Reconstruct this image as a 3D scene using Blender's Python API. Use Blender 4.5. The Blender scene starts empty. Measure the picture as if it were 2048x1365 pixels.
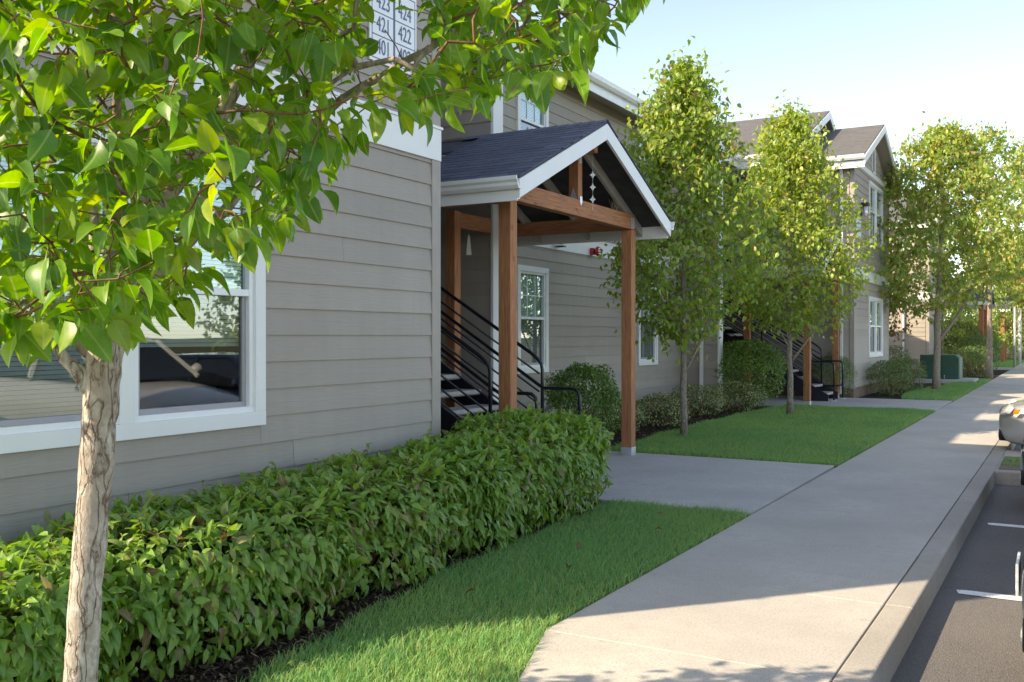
import bpy, math, random
import numpy as np
from mathutils import Vector, Matrix
R = math.radians
random.seed(7); rng = np.random.default_rng(7)
SC = bpy.context.scene
COL = SC.collection

# ------------------------------------------------------------------ camera
cam = bpy.data.cameras.new('camera'); camo = bpy.data.objects.new('camera', cam); COL.objects.link(camo)
CH = 1.53
camo.location = (0, 0, CH); camo.rotation_euler = (R(90 - 0.257), 0, R(29.75))
cam.lens = 33.73; cam.sensor_width = 36; cam.clip_end = 3000; cam.clip_start = 0.05
SC.camera = camo
# ------------------------------------------------------------------ sky, sun, exposure
SUN_EL, SUN_AZ = 35.5, 40.7          # the light travels towards +X+Y, 40.7 degrees off +Y
lt = Vector((math.sin(R(SUN_AZ)) * math.cos(R(SUN_EL)), math.cos(R(SUN_AZ)) * math.cos(R(SUN_EL)), -math.sin(R(SUN_EL))))
world = bpy.data.worlds.new('World'); SC.world = world; world.use_nodes = True
wn = world.node_tree; bg = wn.nodes['Background']
sky = wn.nodes.new('ShaderNodeTexSky'); sky.sky_type = 'NISHITA'; sky.sun_disc = False
sky.sun_elevation = R(SUN_EL); sky.sun_rotation = R(SUN_AZ + 180)
sky.altitude = 60; sky.air_density = 0.52; sky.dust_density = 0.4; sky.ozone_density = 0.8
wn.links.new(sky.outputs[0], bg.inputs[0]); bg.inputs[1].default_value = 0.15
sl = bpy.data.lights.new('sun', 'SUN'); sl.energy = 2.0; sl.angle = R(0.53); sl.color = (1.0, 0.98, 0.945)
slo = bpy.data.objects.new('sun', sl); COL.objects.link(slo); slo.location = (-20, -25, 30)
slo.rotation_euler = lt.to_track_quat('-Z', 'Y').to_euler()
SC.view_settings.view_transform = 'Standard'; SC.view_settings.look = 'None'
SC.view_settings.gamma = 1; SC.view_settings.exposure = 1.96
SC.view_settings.use_white_balance = True; SC.view_settings.white_balance_temperature = 9400; SC.view_settings.white_balance_tint = 10
SC.render.engine = 'CYCLES'
SC.cycles.use_denoising = True
SC.cycles.max_bounces = 8; SC.cycles.transparent_max_bounces = 12; SC.cycles.caustics_reflective = False; SC.cycles.caustics_refractive = False

# ------------------------------------------------------------------ materials
MATS = {}
class NT:
    def __init__(s, name):
        m = bpy.data.materials.new(name); m.use_nodes = True; s.m = m; s.t = m.node_tree
        s.b = s.t.nodes['Principled BSDF']; s.o = s.t.nodes['Material Output']; MATS[name] = m
    def n(s, typ, **kw):
        x = s.t.nodes.new('ShaderNode' + typ)
        for k, v in kw.items():
            if hasattr(x, k): setattr(x, k, v)
            else: x.inputs[k.replace('_', ' ')].default_value = v
        return x
    def l(s, a, b): s.t.links.new(a, b)
    def pos(s, scale=(1, 1, 1), obj=False):
        src = s.n('TexCoord').outputs['Object'] if obj else s.n('NewGeometry').outputs['Position']
        mp = s.n('Mapping'); mp.inputs['Scale'].default_value = scale; s.l(src, mp.inputs[0]); return mp.outputs[0]
    def noise(s, vec, scale, detail=3, rough=.55):
        x = s.n('TexNoise'); x.inputs['Scale'].default_value = scale; x.inputs['Detail'].default_value = detail; x.inputs['Roughness'].default_value = rough
        if vec is not None: s.l(vec, x.inputs['Vector'])
        return x.outputs['Fac']
    def ramp(s, fac, stops):
        x = s.n('ValToRGB'); e = x.color_ramp.elements
        while len(e) < len(stops): e.new(.5)
        for i, (p, c) in enumerate(stops):
            e[i].position = p; e[i].color = (*c, 1) if len(c) == 3 else c
        s.l(fac, x.inputs[0]); return x.outputs[0]
    def mix(s, fac, a, b, mode='MIX'):
        x = s.n('Mix'); x.data_type = 'RGBA'; x.blend_type = mode
        for v, i in ((fac, 0), (a, 6), (b, 7)):
            if isinstance(v, (int, float)): x.inputs[i].default_value = v
            elif isinstance(v, tuple): x.inputs[i].default_value = (*v, 1)
            else: s.l(v, x.inputs[i])
        return x.outputs[2]
    def math(s, op, a, b=0.0):
        x = s.n('Math'); x.operation = op
        for i, v in enumerate((a, b)):
            if isinstance(v, (int, float)): x.inputs[i].default_value = v
            else: s.l(v, x.inputs[i])
        return x.outputs[0]
    def bump(s, h, strength=.3, dist=.01):
        x = s.n('Bump'); x.inputs['Strength'].default_value = strength; x.inputs['Distance'].default_value = dist
        s.l(h, x.inputs['Height']); s.l(x.outputs[0], s.b.inputs['Normal']); return x
    def base(s, c, rough=.7, spec=.5, metal=0):
        if isinstance(c, tuple): s.b.inputs['Base Color'].default_value = (*c, 1)
        else: s.l(c, s.b.inputs['Base Color'])
        s.b.inputs['Roughness'].default_value = rough; s.b.inputs['Metallic'].default_value = metal
        s.b.inputs['Specular IOR Level'].default_value = spec
        return s

def simple(name, c, rough=.6, spec=.5, metal=0, var=.12, scale=6, bump=0):
    t = NT(name); p = t.pos()
    n = t.noise(p, scale, 4)
    d = tuple(max(0, x * (1 - var)) for x in c); l = tuple(min(1, x * (1 + var)) for x in c)
    t.base(t.ramp(n, [(.3, d), (.7, l)]), rough, spec, metal)
    if bump: t.bump(t.noise(p, scale * 12, 3), bump, .004)
    return t.m

def siding_mat(name, c, along):
    # wood-grain embossed fibre cement, grain running along the board
    t = NT(name)
    sc = (1, .08, 1) if along == 'y' else (.08, 1, 1)
    p = t.pos(sc)
    g = t.n('TexNoise'); g.inputs['Scale'].default_value = 42; g.inputs['Detail'].default_value = 4; g.inputs['Distortion'].default_value = 1.6; t.l(p, g.inputs['Vector'])
    blot = t.noise(t.pos(), 1.3, 4)
    oi = t.n('ObjectInfo')
    base = t.ramp(blot, [(.3, tuple(x * .95 for x in c)), (.7, tuple(x * 1.05 for x in c))])
    k = t.math('MULTIPLY_ADD', oi.outputs['Random'], .13); k.node.inputs[2].default_value = .935
    col = t.mix(1.0, base, (1, 1, 1), 'MULTIPLY')
    stk = t.noise(t.pos((5, 5, .35)), 2.2, 4)
    base = t.mix(t.ramp(stk, [(.42, (0, 0, 0)), (.72, (.3, .3, .3))]), base, tuple(x * .86 for x in c))
    hv = t.n('HueSaturation'); t.l(base, hv.inputs['Color']); t.l(k, hv.inputs['Value'])
    t.base(hv.outputs[0], .62, .35)
    t.bump(g.outputs['Fac'], .55, .006)
    return t.m
siding_mat('siding_street', (.385, .335, .288), 'y')
siding_mat('siding_side', (.385, .335, .288), 'x')
simple('corner_paint', (.385, .335, .288), .6, .35, var=.05)
simple('white_paint', (.82, .82, .80), .45, .4, var=.03, scale=3, bump=.03)
simple('white_vinyl', (.84, .85, .85), .3, .5, var=.02)
simple('gutter_metal', (.80, .80, .78), .35, .5, var=.04)
simple('grey_vinyl', (.36, .34, .36), .4, .5, var=.05)
simple('foundation', (.22, .15, .11), .9, .2, var=.25, bump=.3)
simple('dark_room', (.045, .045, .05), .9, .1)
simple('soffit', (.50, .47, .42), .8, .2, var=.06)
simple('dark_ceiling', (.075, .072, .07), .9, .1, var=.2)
simple('rafter_paint', (.42, .39, .34), .7, .3, var=.08)
simple('blind_white', (.80, .84, .80), .6, .3, var=.04)
simple('black_steel', (.012, .012, .016), .28, .5, var=.2)
simple('stringer_steel', (.014, .014, .022), .4, .4, var=.2)
simple('tread_concrete', (.46, .43, .39), .85, .2, var=.14, scale=9, bump=.25)
simple('galvanised', (.62, .64, .66), .35, .5, metal=.5, var=.1)
simple('pearl_glass', (.72, .72, .60), .15, .7, var=.1)
simple('alarm_red', (.62, .03, .03), .35, .5, var=.1)
simple('transformer_green', (.016, .085, .055), .45, .5, var=.12, scale=3)
simple('rubber', (.015, .015, .016), .8, .2)
simple('tyre_rim', (.5, .5, .52), .25, .6, metal=.8)
simple('plastic_dark', (.02, .02, .022), .5, .4)
simple('sign_white', (.86, .87, .88), .4, .4, var=.02)
simple('sign_ink', (.12, .16, .26), .5, .3)
simple('lens_orange', (.75, .18, .02), .15, .6)
simple('lens_clear', (.75, .75, .74), .08, .8, metal=.3)
simple('pole_white', (.75, .76, .77), .35, .5, var=.05)
simple('straw', (.45, .38, .25), .8, .2, var=.2)

def wood_mat(name, along):
    t = NT(name)
    sc = {'z': (1, 1, .07), 'y': (1, .07, 1), 'x': (.07, 1, 1)}[along]
    p = t.pos(sc)
    g = t.n('TexNoise'); g.inputs['Scale'].default_value = 55; g.inputs['Detail'].default_value = 5; g.inputs['Distortion'].default_value = .8; t.l(p, g.inputs['Vector'])
    w = t.noise(t.pos(), 3.0, 4); kn = t.n('TexVoronoi'); kn.inputs['Scale'].default_value = 5.5
    mp = t.pos({'z': (1, 1, .5), 'y': (1, .5, 1), 'x': (.5, 1, 1)}[along]); t.l(mp, kn.inputs['Vector'])
    c1 = t.ramp(g.outputs['Fac'], [(.3, (.28, .098, .044)), (.52, (.47, .185, .080)), (.75, (.58, .265, .125))])
    c2 = t.mix(t.ramp(w, [(.35, (0, 0, 0)), (.7, (.55, .55, .55))]), c1, (.38, .165, .080))
    c3 = t.mix(t.ramp(kn.outputs['Distance'], [(.06, (.75, .75, .75)), (.13, (0, 0, 0))]), c2, (.14, .055, .025))
    t.base(c3, .7, .3); t.bump(g.outputs['Fac'], .5, .004)
for a in 'xyz': wood_mat('cedar_' + a, a)

def concrete(name, c, tint=.0):
    t = NT(name); p = t.pos()
    big = t.noise(p, .9, 4); mid = t.noise(p, 9, 5); fine = t.noise(p, 75, 5, .85); broom = t.noise(t.pos((2, 60, 1)), 3, 3)
    col = t.ramp(big, [(.3, tuple(x * .82 for x in c)), (.7, tuple(x * 1.08 for x in c))])
    col = t.mix(t.ramp(broom, [(.4, (0, 0, 0)), (.7, (.22, .22, .22))]), col, tuple(x * .78 for x in c))
    col = t.mix(t.ramp(mid, [(.45, (0, 0, 0)), (.72, (.6, .6, .6))]), col, tuple(x * .80 for x in c))
    col = t.mix(t.ramp(fine, [(.30, (1, 1, 1)), (.52, (0, 0, 0))]), col, tuple(x * .50 for x in c))
    col = t.mix(t.ramp(fine, [(.58, (0, 0, 0)), (.75, (.5, .5, .5))]), col, tuple(min(1, x * 1.25) for x in c))
    st = t.n('TexVoronoi'); st.inputs['Scale'].default_value = 1.7; t.l(p, st.inputs['Vector'])
    col = t.mix(t.ramp(st.outputs['Distance'], [(.02, (.45, .45, .45)), (.055, (0, 0, 0))]), col, tuple(x * .6 for x in c))
    sp = t.n('TexVoronoi'); sp.inputs['Scale'].default_value = 48; t.l(p, sp.inputs['Vector'])
    col = t.mix(t.ramp(sp.outputs['Distance'], [(.10, (.75, .75, .75)), (.20, (0, 0, 0))]), col, tuple(x * .55 for x in c))
    t.base(col, .88, .25)
    h = t.math('ADD', t.math('MULTIPLY', fine, .8), t.math('MULTIPLY', broom, .5)); t.bump(h, .35, .004)
concrete('concrete', (.555, .515, .46)); concrete('kerb_concrete', (.45, .41, .36)); concrete('path_concrete', (.57, .54, .50))

t = NT('asphalt'); p = t.pos(); f = t.noise(p, 190, 3, .7); b = t.noise(p, 1.1, 4); v = t.n('TexVoronoi'); v.inputs['Scale'].default_value = 130; t.l(p, v.inputs['Vector'])
c = t.ramp(f, [(.33, (.075, .07, .069)), (.55, (.185, .172, .162)), (.74, (.37, .345, .32))])
c = t.mix(t.ramp(b, [(.35, (0, 0, 0)), (.7, (.5, .5, .5))]), c, (.225, .203, .183))
t.base(c, .9, .3); t.bump(t.math('ADD', f, v.outputs['Distance']), .7, .008)
t = NT('line_paint'); p = t.pos(); f = t.noise(p, 60, 4); t.base(t.ramp(f, [(.30, (.35, .35, .34)), (.42, (.80, .81, .80))]), .7, .3); t.bump(t.noise(p, 190, 3), .5, .005)
t = NT('soil'); p = t.pos(); f = t.noise(p, 70, 5, .7); g2 = t.noise(p, 5, 3)
c = t.ramp(f, [(.3, (.022, .015, .011)), (.55, (.062, .043, .031)), (.75, (.15, .105, .075))]); t.base(c, .95, .15); t.bump(f, .9, .03)
t = NT('mulch'); p = t.pos(); oi = t.n('Attribute'); oi.attribute_name = 'tint'
t.base(t.ramp(oi.outputs['Fac'], [(0, (.03, .019, .013)), (.55, (.085, .055, .036)), (1, (.26, .19, .13))]), .95, .15)
t = NT('dry_soil'); p = t.pos(); f = t.noise(p, 60, 5, .7); t.base(t.ramp(f, [(.3, (.13, .10, .07)), (.7, (.34, .28, .21))]), .95, .1); t.bump(f, .8, .02)
t = NT('lawn_soil'); p = t.pos(); f = t.noise(p, 40, 4); t.base(t.ramp(f, [(.3, (.06, .13, .04)), (.7, (.13, .20, .06))]), .95, .1); t.bump(f, .8, .02)
t = NT('terrain'); p = t.pos(); f = t.noise(p, .4, 5); t.base(t.ramp(f, [(.3, (.05, .07, .025)), (.7, (.12, .11, .05))]), .95, .1)

def shingle_mat(name, pieces, c0, c1):
    t = NT(name); oi = t.n('ObjectInfo'); p = t.pos(); f = t.noise(p, 240, 2); m = t.noise(p, 7, 3)
    if pieces: k = oi.outputs['Random']
    else:
        # rows follow the height on the slope, tabs along the roof
        br = t.n('TexBrick'); br.inputs['Scale'].default_value = 1; br.inputs['Brick Width'].default_value = .31; br.inputs['Row Height'].default_value = .062
        br.inputs['Mortar Size'].default_value = .004; br.inputs['Color1'].default_value = (.15, .15, .15, 1); br.inputs['Color2'].default_value = (.95, .95, .95, 1); br.inputs['Mortar'].default_value = (-.0, 0, 0, 1)
        sx = t.n('SeparateXYZ'); t.l(p, sx.inputs[0]); cx = t.n('CombineXYZ')
        t.l(sx.outputs[2 if pieces is False else 1], cx.inputs[1]); t.l(t.math('ADD', sx.outputs[0], sx.outputs[1]), cx.inputs[0]); t.l(cx.outputs[0], br.inputs['Vector'])
        k = br.outputs['Color']
    col = t.ramp(k, [(0, c0), (1, c1)])
    col = t.mix(t.ramp(f, [(.4, (0, 0, 0)), (.7, (.8, .8, .8))]), col, tuple(min(1, x * 1.9) for x in c1))
    col = t.mix(t.ramp(m, [(.4, (0, 0, 0)), (.7, (.35, .35, .35))]), col, c0)
    t.base(col, .85, .35); t.bump(t.math('ADD', f, t.math('MULTIPLY', k, 2.0)) if not pieces else f, .5, .006)
shingle_mat('shingle_piece', True, (.058, .064, .092), (.118, .128, .168))
shingle_mat('shingle_roof', False, (.068, .066, .065), (.112, .108, .104))
shingle_mat('shingle_underlay', False, (.05, .052, .066), (.085, .087, .10))

def leaf_mat(name, stops, vein, trans=.45, rough=.35, spots=None, transcol=1.6, spec=.5):
    # colour varies from leaf to leaf; pale midrib from the leaf's own UV; light passes through the blade
    t = NT(name)
    at = t.n('Attribute'); at.attribute_name = 'tint'; oi = t.n('ObjectInfo')
    k = t.math('FRACT', t.math('ADD', at.outputs['Fac'], t.math('MULTIPLY', oi.outputs['Random'], .999)))
    col = t.ramp(k, stops)
    uv = t.n('UVMap'); uv.uv_map = 'UVMap'; sx = t.n('SeparateXYZ'); t.l(uv.outputs[0], sx.inputs[0])
    d = t.math('ABSOLUTE', t.math('SUBTRACT', sx.outputs[0], .5))
    side = t.math('ABSOLUTE', t.math('SINE', t.math('MULTIPLY', t.math('ADD', sx.outputs[1], t.math('MULTIPLY', d, -.7)), 26)))
    col = t.mix(t.ramp(side, [(.0, (.30, .30, .30)), (.25, (0, 0, 0))]), col, vein)
    mot = t.noise(t.pos(), 45, 3)
    col = t.mix(t.ramp(mot, [(.35, (.28, .28, .28)), (.6, (0, 0, 0))]), col, tuple(x * .55 for x in stops[0][1]))
    col = t.mix(t.ramp(d, [(.018, (.85, .85, .85)), (.05, (0, 0, 0))]), col, vein)
    if spots: col = t.mix(t.ramp(t.noise(t.pos(), 24, 2), [(.66, (0, 0, 0)), (.74, (.7, .7, .7))]), col, spots)
    t.base(col, rough, spec)
    tb = t.n('BsdfTranslucent'); hs = t.n('HueSaturation'); hs.inputs['Saturation'].default_value = 1.15; hs.inputs['Value'].default_value = transcol
    hs.inputs['Hue'].default_value = .485
    t.l(col, hs.inputs['Color']); t.l(hs.outputs[0], tb.inputs['Color'])
    mx = t.n('MixShader'); mx.inputs[0].default_value = trans
    t.l(t.b.outputs[0], mx.inputs[1]); t.l(tb.outputs[0], mx.inputs[2]); t.l(mx.outputs[0], t.o.inputs['Surface'])
    return t.m
leaf_mat('pear_leaf', [(0, (.065, .19, .026)), (.5, (.12, .275, .034)), (.85, (.18, .32, .036)), (1, (.26, .34, .04))], (.24, .33, .09), .45, .40, spots=(.22, .13, .05), transcol=2.0)
leaf_mat('pear_leaf_far', [(0, (.16, .29, .055)), (.5, (.32, .44, .085)), (.88, (.48, .50, .12)), (.97, (.52, .42, .15)), (1, (.48, .26, .13))], (.18, .24, .06), .4, .4, transcol=1.7)
leaf_mat('pear_leaf_autumn', [(0, (.09, .14, .03)), (.45, (.17, .19, .04)), (.8, (.28, .18, .06)), (1, (.32, .11, .05))], (.2, .2, .06), .4, .45, transcol=1.6)
leaf_mat('hedge_leaf', [(0, (.12, .26, .045)), (.45, (.19, .36, .06)), (.8, (.25, .41, .075)), (.93, (.31, .36, .11)), (.98, (.24, .15, .09)), (1, (.26, .09, .06))], (.24, .34, .10), .34, .42, spots=(.10, .055, .035), transcol=1.8)
leaf_mat('shrub_leaf', [(0, (.075, .19, .03)), (.6, (.16, .32, .05)), (1, (.29, .41, .07))], (.07, .13, .04), .25, .4)
leaf_mat('shrub_leaf_dull', [(0, (.075, .16, .045)), (.6, (.15, .25, .065)), (1, (.28, .26, .10))], (.07, .12, .04), .25, .5)
leaf_mat('shrub_leaf_gold', [(0, (.06, .085, .012)), (.6, (.13, .16, .02)), (1, (.22, .20, .04))], (.07, .12, .04), .25, .5)
leaf_mat('variegated_leaf', [(0, (.05, .13, .04)), (.45, (.10, .19, .05)), (.6, (.48, .47, .18)), (1, (.70, .66, .34))], (.08, .15, .05), .25, .45)
leaf_mat('grass_blade', [(0, (.12, .32, .115)), (.5, (.22, .46, .15)), (.85, (.36, .52, .16)), (.96, (.38, .42, .16)), (1, (.48, .42, .24))], (.19, .38, .13), .40, .5, transcol=1.6, spec=.3)
leaf_mat('dry_leaf', [(0, (.20, .10, .05)), (1, (.30, .17, .09))], (.3, .2, .12), .2, .7)

t = NT('bark'); p = t.pos((1, 1, .10), obj=False)
ds = t.n('TexNoise'); ds.inputs['Scale'].default_value = 22; ds.inputs['Detail'].default_value = 5; t.l(t.pos((1, 1, .45)), ds.inputs['Vector'])
pm = t.n('VectorMath'); pm.operation = 'MULTIPLY_ADD'; t.l(ds.outputs['Color'], pm.inputs[0]); pm.inputs[1].default_value = (.07, .07, .03); t.l(p, pm.inputs[2])
vo = t.n('TexVoronoi'); vo.feature = 'DISTANCE_TO_EDGE'; vo.inputs['Scale'].default_value = 27; t.l(pm.outputs[0], vo.inputs['Vector'])
n1 = t.noise(t.pos((1, 1, .7)), 38, 6, .7); n2 = t.noise(t.pos((1, 1, .35)), 110, 4); n3 = t.noise(t.pos((1, 1, .5)), 11, 4)
c = t.ramp(n1, [(.32, (.25, .20, .16)), (.50, (.45, .39, .33)), (.70, (.66, .59, .52))])
c = t.mix(t.ramp(n3, [(.40, (0, 0, 0)), (.62, (.7, .7, .7))]), c, (.34, .27, .21))
cr = t.math('MULTIPLY', t.ramp(vo.outputs['Distance'], [(.0, (.9, .9, .9)), (.03, (.5, .5, .5)), (.09, (0, 0, 0))]), t.ramp(n1, [(.40, (1, 1, 1)), (.58, (.1, .1, .1))]))
c = t.mix(cr, c, (.13, .055, .03))
t.base(c, .9, .15)
h = t.math('ADD', t.math('MINIMUM', vo.outputs['Distance'], .07), t.math('ADD', t.math('MULTIPLY', n2, .04), t.math('MULTIPLY', n1, .06))); t.bump(h, 1.0, .07)
t = NT('bark_young'); n1 = t.noise(t.pos((1, 1, .3)), 55, 4); t.base(t.ramp(n1, [(.3, (.16, .125, .095)), (.7, (.42, .35, .28))]), .85, .2); t.bump(n1, .6, .01)
t = NT('twig'); n1 = t.noise(t.pos(), 60, 3); t.base(t.ramp(n1, [(.3, (.13, .055, .025)), (.7, (.27, .15, .075))]), .7, .3)

def glass(name, tint):
    t = NT(name); tr = t.n('BsdfTransparent'); tr.inputs[0].default_value = (*tint, 1)
    gl = t.n('BsdfGlossy'); gl.inputs['Roughness'].default_value = .012; gl.inputs[0].default_value = (.95, .97, 1, 1)
    fr = t.n('LayerWeight'); fr.inputs[0].default_value = .5
    wob = t.noise(t.pos(), 1.2, 1); bp = t.n('Bump'); bp.inputs['Strength'].default_value = .02; bp.inputs['Distance'].default_value = .05; t.l(wob, bp.inputs['Height']); t.l(bp.outputs[0], gl.inputs['Normal'])
    f = t.math('ADD', t.math('MULTIPLY', t.math('POWER', fr.outputs['Facing'], 4.0), .85), .095); mx = t.n('MixShader'); t.l(f, mx.inputs[0])
    t.l(tr.outputs[0], mx.inputs[1]); t.l(gl.outputs[0], mx.inputs[2]); t.l(mx.outputs[0], t.o.inputs['Surface'])
glass('pane_glass', (.86, .95, .91)); glass('screen_glass', (.70, .74, .73))
def car_paint(name, c, metal=.5):
    t = NT(name); n = t.noise(t.pos(), 300, 2); t.base(t.ramp(n, [(.3, tuple(x * .9 for x in c)), (.7, c)]), .3, .5, metal)
    t.b.inputs['Coat Weight'].default_value = .8; t.b.inputs['Coat Roughness'].default_value = .05
car_paint('paint_silver', (.56, .54, .51)); car_paint('paint_blue', (.02, .035, .075)); car_paint('paint_cream', (.72, .69, .62), .1); car_paint('paint_grey', (.2, .2, .21))
simple('car_glass', (.015, .017, .02), .04, .9)
M = MATS

# ------------------------------------------------------------------ building blocks
class MB:
    def __init__(s): s.v = []; s.f = []
    def add(s, vs, fs):
        o = len(s.v); s.v += [tuple(v) for v in vs]; s.f += [tuple(i + o for i in f) for f in fs]; return s
    def box(s, x0, x1, y0, y1, z0, z1):
        v = [(x, y, z) for z in (z0, z1) for y in (y0, y1) for x in (x0, x1)]
        return s.add(v, [(0, 2, 3, 1), (4, 5, 7, 6), (0, 1, 5, 4), (2, 6, 7, 3), (0, 4, 6, 2), (1, 3, 7, 5)])
    def bar(s, p, q, w, h, up=(0, 0, 1)):
        p, q, up = Vector(p), Vector(q), Vector(up); d = (q - p).normalized(); a = d.cross(up).normalized() * (w / 2); b = a.cross(d).normalized() * (h / 2)
        v = [e + i * a + j * b for e in (p, q) for j in (-1, 1) for i in (-1, 1)]
        return s.add(v, [(0, 2, 3, 1), (4, 5, 7, 6), (0, 1, 5, 4), (2, 6, 7, 3), (0, 4, 6, 2), (1, 3, 7, 5)])
    def prism(s, poly, d):
        # a polygon (list of 3-D points) pushed along the vector d
        n = len(poly); d = Vector(d); v = [Vector(p) for p in poly]; v += [p + d for p in v]
        return s.add(v, [tuple(range(n))[::-1], tuple(range(n, 2 * n))] + [(i, (i + 1) % n, n + (i + 1) % n, n + i) for i in range(n)])
    def tube(s, pts, r, n=8, cap=True):
        pts = [Vector(p) for p in pts]; m = len(pts); r = [r] * m if isinstance(r, (int, float)) else r
        vs = []; fs = []; ref = None
        for i, p in enumerate(pts):
            d = (pts[min(i + 1, m - 1)] - pts[max(i - 1, 0)])
            d = d.normalized() if d.length > 1e-9 else Vector((0, 0, 1))
            if ref is None: ref = d.orthogonal().normalized()
            a = (ref - d * ref.dot(d)); a = a.normalized() if a.length > 1e-6 else d.orthogonal().normalized(); ref = a; b = d.cross(a)
            vs += [p + (a * math.cos(2 * math.pi * k / n) + b * math.sin(2 * math.pi * k / n)) * r[i] for k in range(n)]
        for i in range(m - 1):
            for k in range(n): fs.append((i * n + k, i * n + (k + 1) % n, (i + 1) * n + (k + 1) % n, (i + 1) * n + k))
        if cap: fs += [tuple(range(n))[::-1], tuple(range((m - 1) * n, m * n))]
        return s.add(vs, fs)
    def disc(s, c, ax, r, h, n=20): c = Vector(c); ax = Vector(ax).normalized(); return s.tube([c, c + ax * h], r, n)
    def build(s, name, mat, parent=None, smooth=False, bevel=0, cut=None):
        me = bpy.data.meshes.new(name); me.from_pydata(s.v, [], s.f); me.update()
        o = link(bpy.data.objects.new(name, me), parent)
        me.materials.append(M[mat] if isinstance(mat, str) else mat)
        if smooth: me.polygons.foreach_set('use_smooth', [True] * len(me.polygons))
        if bevel:
            b = o.modifiers.new('bevel', 'BEVEL'); b.width = bevel; b.segments = 2; b.limit_method = 'ANGLE'
        return o
def link(o, parent=None):
    COL.objects.link(o)
    if parent is not None:
        o.parent = parent; o.matrix_parent_inverse = wmat(parent).inverted()
    return o
def wmat(o):
    if o.parent is None: return o.matrix_basis.copy()
    return wmat(o.parent) @ o.matrix_parent_inverse @ o.matrix_basis
def thing(name, loc, label, cat, group=None):
    o = bpy.data.objects.new(name, None); COL.objects.link(o); o.matrix_basis = Matrix.Translation(loc); o.empty_display_size = .2
    return tag(o, label, cat, group)
def tag(o, label, cat, group=None):
    o['label'] = label; o['category'] = cat
    if group: o['group'] = group
    return o
def struct(o): o['kind'] = 'structure'; return o
def stuff(o): o['kind'] = 'stuff'; return o
def part(name, mat, parent, *boxes, bevel=0):
    m = MB()
    for b in boxes: m.box(*b)
    return m.build(name, mat, parent, bevel=bevel)
def np_mesh(name, verts, faces, mat, parent=None, uv=None, tint=None, smooth=True):
    """verts (N,3), faces (F,3) triangles, uv per vertex, tint per vertex"""
    me = bpy.data.meshes.new(name); nv, nf = len(verts), len(faces)
    me.vertices.add(nv); me.vertices.foreach_set('co', np.ascontiguousarray(verts, dtype=np.float32).ravel())
    me.loops.add(nf * 3); me.loops.foreach_set('vertex_index', faces.astype(np.int32).ravel())
    me.polygons.add(nf); me.polygons.foreach_set('loop_start', np.arange(0, nf * 3, 3, dtype=np.int32))
    me.polygons.foreach_set('use_smooth', np.full(nf, smooth))
    if uv is not None:
        l = me.uv_layers.new(name='UVMap'); l.data.foreach_set('uv', uv[faces.ravel()].astype(np.float32).ravel())
    if tint is not None:
        a = me.attributes.new('tint', 'FLOAT', 'POINT'); a.data.foreach_set('value', tint.astype(np.float32))
    me.update(calc_edges=True); me.validate()
    me.materials.append(M[mat])
    return link(bpy.data.objects.new(name, me), parent)

# ------------------------------------------------------------------ the ground
ground = struct(MB().add([(-1500, -1500, -.24), (1500, -1500, -.24), (1500, 1500, -.24), (-1500, 1500, -.24)], [(0, 1, 2, 3)]).build('ground', 'terrain'))
SWL = lambda y: -2.36 + .0068 * y          # left edge of the sidewalk
JNT = lambda y: -.92 + .0085 * y           # joint between walk and kerb
KRB = lambda y: -.765 + .0100 * y          # kerb face
lot = struct(MB().add([(-.9, -40, -.155), (60, -40, -.155), (60, 150, -.155), (-.9, 150, -.155)], [(0, 1, 2, 3)]).build('parking_lot', 'asphalt'))
for y in (6.95, 9.6, 1.65, 4.3, -1.0):
    m = MB(); a = KRB(y) + .10
    e = [(a + .02, y - .05), (a + .07, y - .053), (a + 5, y - .05), (a + 5, y + .05), (a + .05, y + .052), (a, y + .03)]
    if y > 0: struct(m.prism([(x, q, -.151) for x, q in e], (0, 0, .003)).build('stall_line', 'line_paint'))
soil = struct(MB().add([(-40, -30, -.03), (-.95, -30, -.03), (-.3, 120, -.03), (-40, 120, -.03)], [(0, 1, 2, 3)]).build('planting_bed', 'soil'))
walk = bpy.data.objects.new('sidewalk', None); COL.objects.link(walk); struct(walk)
ys = [-8 + i * 1.385 for i in range(10)]
ys = [4.43 - 1.385 * k for k in range(9, 0, -1)] + [4.43 + 1.385 * k for k in range(0, 60)]
g = .005
for i in range(len(ys) - 1):
    y0, y1 = ys[i] + g, ys[i + 1] - g
    if y0 < 4.3:
        f = lambda y: SWL(y) + max(0, 4.43 - y) * .34
        L = [(f(y0), y0), (JNT(y0) - g, y0), (JNT(y1) - g, y1), (f(y1), y1)]
    else: L = [(SWL(y0), y0), (JNT(y0) - g, y0), (JNT(y1) - g, y1), (SWL(y1), y1)]
    MB().prism([(x, y, -.12) for x, y in L], (0, 0, .12)).build('slab', 'concrete', walk, bevel=.004)
    if y0 < 60:
        MB().prism([(JNT(y0), y0, -.2), (KRB(y0), y0, -.2), (KRB(y0) - .012, y0, 0), (JNT(y0), y0, 0)], (.010 * (y1 - y0 + g * 1.6), y1 - y0 + g * 1.6, 0)).build('kerb_stone', 'kerb_concrete', walk, bevel=.012)
struct(MB().box(-40, -.9, -30, 130, -.13, -.121).build('walk_bedding', 'soil'))
def path(y0, y1, x0, z, name):
    r = bpy.data.objects.new(name, None); COL.objects.link(r); struct(r)
    xs = [x0, (x0 - 4.2) / 2 if x0 < -8 else -5.2, SWL(y0) - .008]
    for a, b in zip(xs[:-1], xs[1:]):
        zb = z if b < -3 else .0
        MB().prism([(a, y0, -.12), (b - .008, y0, -.12), (b - .008, y1, -.12), (a, y1, -.12)], (0, 0, .12 + .006)).build('slab', 'path_concrete', r, bevel=.005)
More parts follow.
